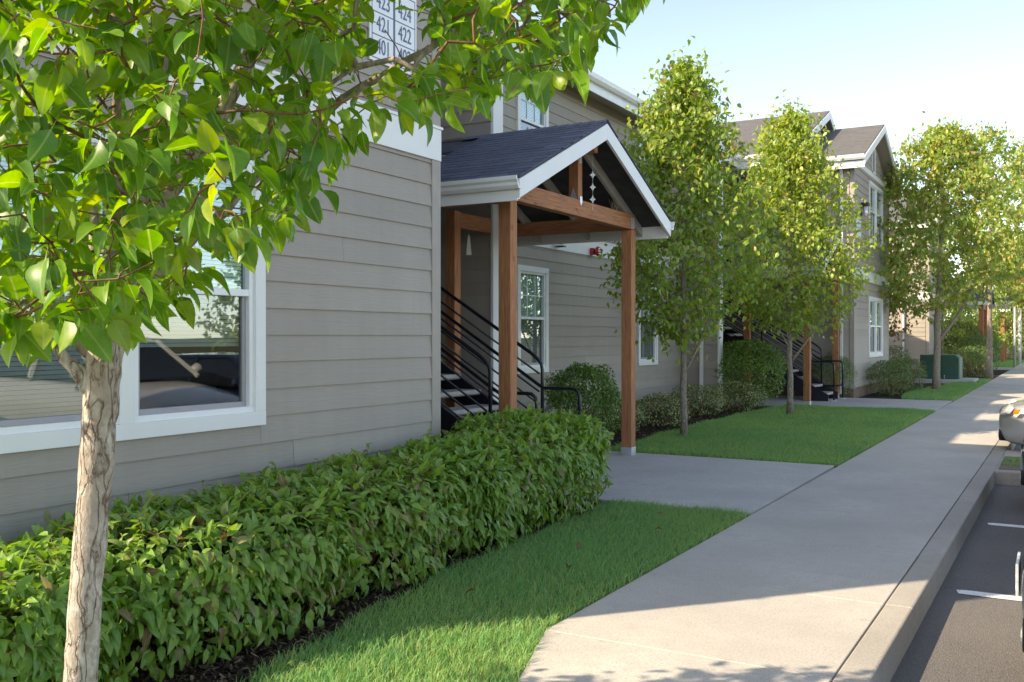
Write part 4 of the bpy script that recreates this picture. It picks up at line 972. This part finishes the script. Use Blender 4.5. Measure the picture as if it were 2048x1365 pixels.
# ------------------------------------------------------------------ hedge and shrubs
def shrub(c, half, label, leaf, count, mat, tmpl, group, power=3.2, single=0, name='shrub', seed=1, flat=.35, cat='shrub', layers=.16, stems=True, lump=.10, mixer=None, shoots=0):
    """clipped shrub: leaves in a shell around a lumpy superellipsoid sitting on the ground"""
    global rng
    old = rng; rng = np.random.default_rng(seed)
    c = np.array(c, float); half = np.array(half, float); t = thing(name, (c[0], c[1], 0), label, cat, group)
    d = rng.normal(0, 1, (count, 3)); d[:, 2] = np.abs(d[:, 2]) * rng.choice([1, 1, 1, -.9], count); 
    d /= np.linalg.norm(d, axis=1, keepdims=True)
    r = (np.abs(d) ** power).sum(1) ** (-1 / power)
    q = d * r[:, None]
    lum = 1 + lump * (np.sin(q[:, 0] * 5.1 + seed) * np.sin(q[:, 1] * 6.3 + 2 * seed) + .6 * np.sin(q[:, 2] * 7 + q[:, 1] * 4 + seed)) * .7
    depth = 1 - layers * rng.random(count) ** 1.7 * 1.6
    P = c + q * half * (lum * depth)[:, None]
    nrm = np.sign(q) * np.abs(q) ** (power - 1) / half; nrm /= np.linalg.norm(nrm, axis=1, keepdims=True)
    ok = P[:, 2] > .02; P, nrm = P[ok], nrm[ok]; n = len(P)
    D = nrm * .55 + np.array([0, 0, -.55]) * (1 - np.clip(nrm[:, 2:3], 0, 1) * .75) + rng.normal(0, .42, (n, 3))
    N = nrm * .9 + np.array([0, 0, .55]) + rng.normal(0, .35, (n, 3))
    S = rng.uniform(.5, 1.25, n) * leaf
    tint = np.clip(rng.normal(.42, .24, n), 0, .999)
    patch = np.sin(P[:, 1] * 3.1 + seed) * np.sin(P[:, 2] * 6 + P[:, 0] * 4)
    tint = np.clip(tint + .16 * patch, 0, .999)
    if shoots:   # young shoots standing out of the clipped surface
        m = MB(); k = rng.choice(np.where(nrm[:, 2] > .25)[0], shoots)
        aP, aD, aN = [], [], []
        for i in k:
            e = nrm[i] * .5 + np.array([0, 0, .8]) + rng.normal(0, .25, 3); e /= np.linalg.norm(e); L_ = rng.uniform(.05, .13); m.tube([P[i] - e * .08, P[i] + e * L_], [.0026, .0012], 4)
            for q in range(5):
                o_ = rng.normal(0, 1, 3); aP.append(P[i] + e * L_ * (q + 1) / 5); aD.append(e * .6 + o_ * .6); aN.append(e + rng.normal(0, .3, 3))
        stuff(m.build('shoots', 'twig', t, smooth=True))
        P = np.concatenate([P, aP]); D = np.concatenate([D, aD]); N = np.concatenate([N, aN]); nrm = np.concatenate([nrm, np.tile([0, 0, 1.], (len(aP), 1))])
        S = np.concatenate([S, rng.uniform(.45, .75, len(aP)) * leaf]); tint = np.concatenate([tint, rng.uniform(.6, .9, len(aP))]); n = len(P)
    if mixer == 'hedge':
        red = rng.random(n) < .022; tint[red] = rng.uniform(.95, .999, red.sum()); tint[~red] = np.minimum(tint[~red], .93)
    elif mixer == 'varieg': tint = rng.random(n)
    scatter('foliage', tmpl, P, D, N, S, mat, t, tint=tint, single=single, rank=view_rank(P, S) * (1 + .4 * (nrm @ -FW)) if single else None)
    m = MB()
    for k in range(14 if stems else 0):
        a = rng.uniform(0, 6.28); e = c + half * np.array([math.cos(a) * .8, math.sin(a) * .8, rng.uniform(.1, .8)]); s = np.array([c[0] + rng.normal(0, .06), c[1] + rng.normal(0, .1), -.03])
        m.tube([s, s * .5 + e * .5 + rng.normal(0, .04, 3), e], [.011, .008, .004], 5)
    if stems: m.build('stems', 'twig', t, smooth=True)
    rng = old
    return t
HG = 'leafy hedge shrubs along the near wall'
hx = -3.98
for i, (y0, y1, h, xf_, lb) in enumerate(((1.35, 2.85, .60, -3.38, 'sunlit hedge shrub behind the foreground trunk, leftmost of the row'), (2.7, 4.3, .63, -3.40, 'hedge shrub right of the foreground trunk, half sunlit on its left end'),
        (4.15, 5.55, .66, -3.47, 'middle hedge shrub of the row under the grey wall'), (5.4, 6.8, .69, -3.50, 'hedge shrub below the end of the near grey wall'), (6.6, 8.12, .80, -3.50, 'tallest hedge shrub at the path end of the row'))):
    xb_ = -4.44 if i < 4 else -4.62
    shrub(((xf_ + xb_) / 2, (y0 + y1) / 2, h * .48), ((xf_ - xb_) / 2, (y1 - y0) / 2, h * .53), lb, .077, 7600, 'hedge_leaf', HEDG, HG, power=4.2, single=260, name='hedge_shrub', seed=60 + i, layers=.12, lump=.12, mixer='hedge', shoots=18)
SM = [leaf_template(2, .34, .4, .3, pet=.1), leaf_template(2, .30, .2, .5, pet=.1)]
shrub((-6.25, 13.1, .53), (.52, .55, .56), 'round clipped green shrub beside the near stair rail', .055, 6500, 'shrub_leaf', SM, None, 2.6, seed=81)
VG = 'low variegated shrubs along the set-back wall'
shrub((-6.3, 14.55, .22), (.42, .42, .27), 'low variegated shrub left of the near right cedar post', .042, 2600, 'variegated_leaf', SM, VG, 2.3, seed=82, mixer='varieg')
shrub((-6.0, 15.7, .24), (.48, .5, .28), 'low variegated shrub right of the near right cedar post', .044, 2800, 'variegated_leaf', SM, VG, 2.3, seed=83, mixer='varieg')
shrub((-6.2, 18.2, .26), (.55, .65, .30), 'low variegated shrub behind the taller slim pear trunk', .046, 3000, 'variegated_leaf', SM, VG, 2.3, seed=84, mixer='varieg')
shrub((-5.95, 19.9, .27), (.62, .75, .30), 'low variegated shrub at the foot of the big green shrub', .046, 3200, 'variegated_leaf', SM, VG, 2.3, seed=85, mixer='varieg')
shrub((-6.05, 21.2, .75), (.82, .75, .72), 'big rounded green shrub between the slim pear trunks', .062, 7500, 'shrub_leaf', SM, None, 2.1, seed=86)
shrub((-5.0, 25.0, .52), (.55, .45, .55), 'green shrub at the foot of the far stair rail', .05, 3000, 'shrub_leaf', SM, None, 2.6, seed=87)
CG = 'clipped shrubs by the far gabled block'
shrub((-3.95, 27.2, .42), (.52, 1.0, .45), 'clipped shrub under the far gabled block, nearest the path', .05, 4200, 'shrub_leaf_dull', SM, CG, 2.8, seed=88)
shrub((-3.85, 29.2, .43), (.55, 1.1, .46), 'clipped shrub left of the broad pear trunk', .05, 4200, 'shrub_leaf_dull', SM, CG, 2.8, seed=89)
shrub((-4.7, 32.6, .62), (.6, .8, .6), 'shrub behind the clipped ones against the gap', .06, 2500, 'shrub_leaf_dull', SM, CG, 2.6, seed=90)
UG = 'shrubs beyond the utility box'
shrub((-2.9, 40.8, .55), (.62, .9, .6), 'dark round shrub just right of the utility box', .07, 2600, 'shrub_leaf_dull', FARL, UG, 2.6, seed=91)
shrub((-2.95, 44.0, .75), (.75, 1.2, .85), 'larger dark clipped shrub behind the round one', .08, 2800, 'shrub_leaf_dull', FARL, UG, 2.8, seed=92)
shrub((-3.9, 46.0, 1.1), (1.1, 1.3, 1.1), 'bright yellow-green shrub below the far cedar posts', .09, 2800, 'shrub_leaf_gold', FARL, UG, 2.3, seed=93)
shrub((-3.3, 52.5, .9), (.8, 1.5, 1.0), 'dark shrub between the far porches', .09, 2200, 'shrub_leaf', FARL, UG, 2.3, seed=94)
shrub((-1.9, 72.0, .8), (1.8, 2, .9), 'shrub bank at the far end beyond the white pole', .12, 2600, 'shrub_leaf', FARL, UG, 2.3, seed=95)
shrub((.6, 78.0, .8), (2.2, 2, .9), 'farthest shrub bank closing the sidewalk', .12, 2600, 'shrub_leaf', FARL, UG, 2.3, seed=96)

for i, (x, y, hx_, hy_, h, lb) in enumerate(((-7.5, 101, 6, 2.5, 4.5, 'tall dark bush mass closing the view left of the sidewalk end'), (4.5, 104, 6.5, 2.5, 4.2, 'tall dark bush mass closing the view right of the sidewalk end'), (-5.2, 68.5, 2.0, 2.2, 2.6, 'rounded green bush behind the farthest porch'))):
    shrub((x, y, h * .42), (hx_, hy_, h * .6), lb, .32, 3800, 'shrub_leaf_dull', FARL, UG, 2.4, seed=110 + i, stems=False)

# ------------------------------------------------------------------ lawns
def lawn(name, inside, box, n, hgt, wid, label, seed, sheet):
    r = np.random.default_rng(seed); x = r.uniform(box[0], box[1], n * 2); y = r.uniform(box[2], box[3], n * 2); k = inside(x, y); x, y = x[k][:n], y[k][:n]; n = len(x)
    o = struct(MB().add([(a, b, -.006) for a, b in sheet], [tuple(range(len(sheet)))]).build('lawn', 'lawn_soil'))
    clump = .5 + .5 * np.sin(x * 3.1 + 1.7 * np.sin(y * 2.3)) * np.sin(y * 2.7 + 1.3 * np.sin(x * 4.1))
    h = hgt * r.uniform(.5, 1.25, n) * (.8 + .35 * clump); w = wid * r.uniform(.6, 1.3, n); a = r.uniform(0, 6.283, n); lean = r.uniform(.35, 1.2, n) * h; la = r.normal(0, 1, n) + .6 + a * .35
    dx, dy = np.cos(a) * w / 2, np.sin(a) * w / 2; lx, ly = np.cos(la) * lean, np.sin(la) * lean; z0 = -.008
    v = np.empty((n, 5, 3)); v[:, 0] = np.c_[x - dx, y - dy, np.full(n, z0)]; v[:, 1] = np.c_[x + dx, y + dy, np.full(n, z0)]
    v[:, 2] = np.c_[x - dx * .8 + lx * .4, y - dy * .8 + ly * .4, z0 + h * .6]; v[:, 3] = np.c_[x + dx * .8 + lx * .4, y + dy * .8 + ly * .4, z0 + h * .6]; v[:, 4] = np.c_[x + lx, y + ly, z0 + h * .85]
    f = np.array([(0, 1, 3), (0, 3, 2), (2, 3, 4)]); F = (f[None] + (np.arange(n) * 5)[:, None, None]).reshape(-1, 3)
    tint = np.clip(r.normal(.42, .2, n) + .34 * (clump - .5) + .12 * np.sin(x * .9 + y * 1.7) + np.where(r.random(n) < .03, .5, 0), 0, .999)
    worn = (np.sin(x * 1.9 + 2) * np.sin(y * 1.45 + .6) > .86); tint = np.where(worn & (r.random(n) < .5), r.uniform(.86, .99, n), tint)
    uv = np.tile(np.array([(.2, 0), (.8, 0), (.2, .6), (.8, .6), (.4, 1)]), (n, 1))
    g = np_mesh('grass', v.reshape(-1, 3), F, 'grass_blade', None, uv, np.repeat(tint, 5)); stuff(g); g['label'] = label; g['category'] = 'grass'
    return g
def mulch_edge(y): return np.interp(y, [0, 2.6, 3.4, 4.22, 5.21, 6.34, 7.46, 8.1], [-2.85, -3.05, -3.20, -3.33, -3.46, -3.53, -3.57, -3.56]) + .03 * np.sin(y * 7)
def right_edge(y): return np.where(y < 4.43, SWL(y) + (4.43 - y) * .34, SWL(y))
yy = np.linspace(-.5, 8.19, 40)
lawn('grass', lambda x, y: (x > mulch_edge(y)) & (x < right_edge(y) - .004 + .010 * np.sin(y * 31) + .006 * np.sin(y * 83)), (-3.7, -.6, .5, 8.18), 70000, .062, .0042, 'grass strip between the hedge and the near sidewalk', 5,
     [(float(mulch_edge(y)) + .02, float(y)) for y in yy] + [(float(right_edge(y)) - .002, float(y)) for y in yy[::-1]])
def edge2(y): return -5.3 - .18 * np.sin((y - 12) * .33) + .04 * np.sin(y * 3)
yy = np.linspace(11.79, 21.45, 30)
lawn('grass', lambda x, y: (x > edge2(y)) & (x < SWL(y) - .015) & (np.hypot(x + 4.98, y - 13.97) > .16) & (np.hypot(x + 4.6, y - 19) > .16), (-5.7, -2.1, 11.78, 21.46), 90000, .07, .0075, 'lawn with two slim trees between the two entry paths', 6,
     [(float(edge2(y)), float(y)) for y in yy] + [(SWL(float(y)) - .002, float(y)) for y in yy[::-1]])
def edge3(y): return -3.35 - .25 * np.sin((y - 25) * .5)
yy = np.linspace(25.02, 38, 20)
lawn('grass', lambda x, y: (x > edge3(y)) & (x < SWL(y) - .02), (-3.8, -2.0, 25.02, 38), 26000, .07, .013, 'lawn around the broad pear tree past the far path', 7,
     [(float(edge3(y)), float(y)) for y in yy] + [(SWL(float(y)) - .002, float(y)) for y in yy[::-1]])
lawn('grass', lambda x, y: (x > -3.4) & (x < SWL(y) - .02), (-3.4, -1.8, 53.6, 70), 9000, .07, .03, 'farthest patch of lawn around the grey pole', 8, [(-3.4, 53.6), (SWL(53.6), 53.6), (SWL(70), 70), (-3.4, 70)])
lawn('grass', lambda x, y: (np.sin(x * 9) * np.sin(y * 11) > -.1), (-.60, 1.2, 12.75, 13.7), 3200, .06, .008, 'patchy grass on the kerb island before the dark blue car', 9, [(-.35, 13.3), (1.2, 13.25), (1.2, 13.6), (-.4, 13.65)])
# bark chips on the planting beds
def chips(n, fn, label, seed):
    r = np.random.default_rng(seed); x, y = fn(r, n); n = len(x); a = r.uniform(0, 6.28, n); L = r.uniform(.008, .026, n); w = L * r.uniform(.12, .35, n); z = -.03 + r.uniform(.002, .02, n); tl = r.normal(0, .35, n) * L
    d = np.c_[np.cos(a), np.sin(a), np.zeros(n)]; e = np.c_[-np.sin(a), np.cos(a), r.normal(0, .4, n)]; c = np.c_[x, y, z]; up = np.c_[np.zeros(n), np.zeros(n), tl]
    v = np.stack([c - d * L[:, None] - e * w[:, None] - up, c + d * L[:, None] - e * w[:, None] + up, c + d * L[:, None] + e * w[:, None] + up, c - d * L[:, None] + e * w[:, None] - up], 1)
    F = (np.array([(0, 1, 2), (0, 2, 3)])[None] + (np.arange(n) * 4)[:, None, None]).reshape(-1, 3)
    o = np_mesh('bark_mulch', v.reshape(-1, 3), F, 'mulch', None, None, np.repeat(r.random(n) ** 1.6, 4), smooth=False); stuff(o); o['label'] = label; o['category'] = 'mulch'
def f1(r, n): y = r.uniform(1.5, 8.2, n); x = mulch_edge(y) - r.random(n) ** .8 * .75 + .04; return x, y
chips(26000, f1, 'dark bark mulch under the hedge row', 3)
def f2(r, n): y = r.uniform(11.8, 21.4, n); x = edge2(y) + .03 - r.random(n) * 1.9; return x, y
chips(16000, f2, 'dark bark mulch bed along the set-back wall', 4)
for i, (x, y, rz, sc) in enumerate(((-2.75, 5.55, .4, .075), (-2.95, 4.75, 2.0, .06), (-3.0, 6.15, 4.1, .065), (-2.62, 6.9, 1.2, .06), (-2.9, 7.5, 5.0, .055), (-3.45, 4.65, .9, .08))):
    v, f, u = leaf_template(4, .33, .7, .8, pet=.3); o = np_mesh('fallen_leaf', v * sc, f, 'dry_leaf', None, u, np.full(len(v), .1 + .13 * i)); o.location = (x, y, .052 if x > -3.4 else .01); o.rotation_euler = (.2 * i, .3, rz)
    tag(o, 'curled dry brown fallen leaf ' + ('near the middle of the near grass strip', 'on the near grass, closest to the camera', 'on the near grass beside the mulch edge', 'on the near grass closest to the sidewalk', 'on the near grass toward the entry path', 'on the dark mulch under the hedge')[i], 'fallen leaf', 'fallen leaves on the near grass')

# ------------------------------------------------------------------ utility box, poles, cars
u = thing('utility_box', (-3.45, 35.8, 0), 'dark green utility transformer box on a concrete pad behind the broad pear tree', 'utility box')
part('pad', 'path_concrete', u, (-4.35, -2.45, 34.9, 36.9, -.05, .10), bevel=.02)
m = MB(); m.prism([(-4.15, 35.25, .10), (-2.95, 35.25, .10), (-2.95, 35.25, .78), (-3.05, 35.25, .90), (-4.15, 35.25, .90)], (0, .06, 0)); d = m.build('door', 'transformer_green', u, bevel=.01)
part('hinge', 'galvanised', d, (-3.40, -3.37, 35.235, 35.25, .13, .17), (-3.40, -3.37, 35.235, 35.25, .20, .23))
m = MB(); m.prism([(-4.15, 35.312, .10), (-2.93, 35.312, .10), (-2.93, 35.312, .80), (-3.04, 35.312, .92), (-4.15, 35.312, .92)], (0, 1.2, 0)); m.build('body', 'transformer_green', u, bevel=.012)
part('seam', 'plastic_dark', u, (-3.455, -3.445, 35.244, 35.251, .12, .88)); MB().disc((-3.75, 35.235, .72), (0, 1, 0), .03, .015).build('lock', 'plastic_dark', d)
pw = thing('pole', (-1.95, 60.0, 0), 'white pole standing on the far lawn right of the farthest porch', 'pole'); MB().tube([(-1.95, 60, -.05), (-1.95, 60, 3.1)], .085, 10).build('shaft', 'pole_white', pw, smooth=True); part('foot_plate', 'galvanised', pw, (-2.1, -1.8, 59.85, 60.15, -.05, .02))
pg = thing('sign_post', (-1.98, 54.0, 0), 'thin grey galvanised post in front of the farthest porch', 'post'); MB().tube([(-1.98, 54, -.05), (-1.98, 54, 3.0)], .05, 8).build('shaft', 'galvanised', pg, smooth=True); part('cap', 'galvanised', pg, (-2.035, -1.925, 53.945, 54.055, 3.0, 3.02))

def car(nx, yc, paint, label, kz=1.0, plate=True):
    z0 = -.152; t = thing('parked_car', (nx + 2.2, yc, z0), label, 'car', 'cars parked nose-in at the kerb')
    Sx = [(0.0, .52, .36, .50, .60), (.05, .70, .26, .58, .67), (.18, .80, .20, .64, .72), (.5, .87, .19, .71, .80), (1.0, .89, .19, .78, .88), (1.45, .895, .19, .83, .93), (2.4, .90, .19, .86, .95), (3.4, .895, .19, .88, .97), (4.0, .88, .21, .88, .98), (4.32, .82, .27, .82, .93), (4.45, .66, .34, .62, .74)]
    m = MB(); vs = []; n = 12
    for (x, w, zl, zs, zt) in Sx:
        h = [(0, zl), (w * .86, zl), (w * .97, zl + .08), (w, (zl + zs) / 2), (w * .975, zs), (w * .86, zt - .03), (0, zt)]
        ring = [(x, -a, b) for a, b in h] + [(x, a, b) for a, b in h[-2:0:-1]]
        vs += [(nx + x_, yc + y_, z0 + z_ * kz) for x_, y_, z_ in ring]
    n = 12; fs = []
    for i in range(len(Sx) - 1):
        for k in range(n): fs.append((i * n + k, i * n + (k + 1) % n, (i + 1) * n + (k + 1) % n, (i + 1) * n + k))
    fs += [tuple(range(n))[::-1], tuple(range((len(Sx) - 1) * n, len(Sx) * n))]
    b = m.add(vs, fs).build('body', paint, t, smooth=True); sd = b.modifiers.new('subsurf', 'SUBSURF'); sd.levels = 2; sd.render_levels = 2
    Y = lambda s, w: yc + s * w; Z = lambda z: z0 + z * kz
    m = MB(); gl = [(1.25, .80, .92), (1.95, .64, 1.36), (3.35, .63, 1.38), (4.05, .74, .95)]
    vs = []
    for x, w, z in gl: vs += [(nx + x, yc - w, Z(z)), (nx + x, yc + w, Z(z))]
    m.add(vs, [(0, 1, 3, 2), (2, 3, 5, 4), (4, 5, 7, 6), (0, 2, 4, 6), (1, 7, 5, 3), (0, 6, 7, 1)]); m.build('windows', 'car_glass', t, bevel=.05)
    m = MB(); m.prism([(nx + 1.93, yc - .655, Z(1.345)), (nx + 2.05, yc - .60, Z(1.40)), (nx + 2.05, yc + .60, Z(1.40)), (nx + 1.93, yc + .655, Z(1.345))], (1.38, 0, .012)); m.build('roof_panel', paint, t, bevel=.02)
    for s in (-1, 1):
        m = MB(); m.bar((nx + 1.27, Y(s, .80), Z(.93)), (nx + 1.95, Y(s, .65), Z(1.36)), .05, .05); m.bar((nx + 2.65, Y(s, .835), Z(.94)), (nx + 2.65, Y(s, .655), Z(1.37)), .05, .05, (1, 0, 0)); m.bar((nx + 3.37, Y(s, .64), Z(1.37)), (nx + 4.03, Y(s, .75), Z(.96)), .06, .06); m.build('pillar', paint, t)
        m = MB(); m.tube([(nx + 1.5, Y(s, .86), Z(.98)), (nx + 1.5, Y(s, 1.0), Z(1.02))], [.06, .085], 10); m.build('mirror', paint, t, smooth=True)
        # headlight: clear lens wrapped round the corner, orange marker behind it
        m = MB(); m.prism([(nx + .10, Y(s, .50), Z(.60)), (nx + .08, Y(s, .72), Z(.58)), (nx + .16, Y(s, .80), Z(.60)), (nx + .22, Y(s, .80), Z(.68)), (nx + .20, Y(s, .55), Z(.70))], (-.055, 0, .02)); m.build('headlight', 'lens_clear', t, bevel=.012)
        m = MB(); m.prism([(nx + .20, Y(s, .835), Z(.60)), (nx + .27, Y(s, .865), Z(.61)), (nx + .30, Y(s, .868), Z(.67)), (nx + .23, Y(s, .84), Z(.67))], (-.015, s * .012, 0)); m.build('turn_signal', 'lens_orange', t, bevel=.008)
        m = MB(); m.tube([(nx + .115, Y(s, .58), Z(.33)), (nx + .02, Y(s, .58), Z(.33))], [.085, .075], 14); fg = m.build('fog_light', 'plastic_dark', t, smooth=True); MB().tube([(nx + .03, Y(s, .58), Z(.33)), (nx + .012, Y(s, .58), Z(.33))], [.05, .035], 12).build('fog_lens', 'lens_clear', fg, smooth=True)
        for x in (.82, 3.55):
            c = Vector((nx + x, Y(s, .76), z0 + .31)); ax = Vector((0, s, 0)); w_ = MB().tube([c, c + ax * .02, c + ax * .15, c + ax * .165], [.27, .31, .31, .28], 24).build('wheel', 'rubber', t, smooth=True)
            MB().tube([c + ax * .15, c + ax * .172], [.205, .19], 18).build('rim', 'tyre_rim', w_, smooth=True)
            a = MB(); pts = [(c.x + .37 * math.cos(q), c.y + s * .10, c.z + .37 * math.sin(q)) for q in np.linspace(0, math.pi, 14)]; a.tube(pts, .045, 6).build('wheel_arch', 'plastic_dark', t, smooth=True)
    MB().box(nx + .02, nx + .09, yc - .42, yc + .42, Z(.24), Z(.34)).build('air_intake', 'plastic_dark', t, bevel=.012); MB().box(nx + .015, nx + .08, yc - .36, yc + .36, Z(.555), Z(.63)).build('grille', 'plastic_dark', t, bevel=.01)
    if plate: MB().box(nx - .025, nx - .010, yc - .16, yc + .16, Z(.40), Z(.56)).build('number_plate', 'sign_white', t, bevel=.004)
    return t
car(-.74, 15.15, 'paint_silver', 'silver car nosing over the sunlit kerb at the right edge', kz=1.08, plate=False)
car(-.345, 11.0, 'paint_blue', 'dark blue car beside the kerb island, only its nose corner in view', plate=False)
car(.15, 8.75, 'paint_cream', 'cream car seen as a reflection in the near window', kz=1.2)
car(-.165, 5.5, 'paint_grey', 'nearest parked car, only its front plate edge showing at the right border', kz=1.0)
print('leaves', FGN, 'tris', sum(len(o.data.polygons) for o in bpy.data.objects if o.type == 'MESH'), 'objects', len(bpy.data.objects))
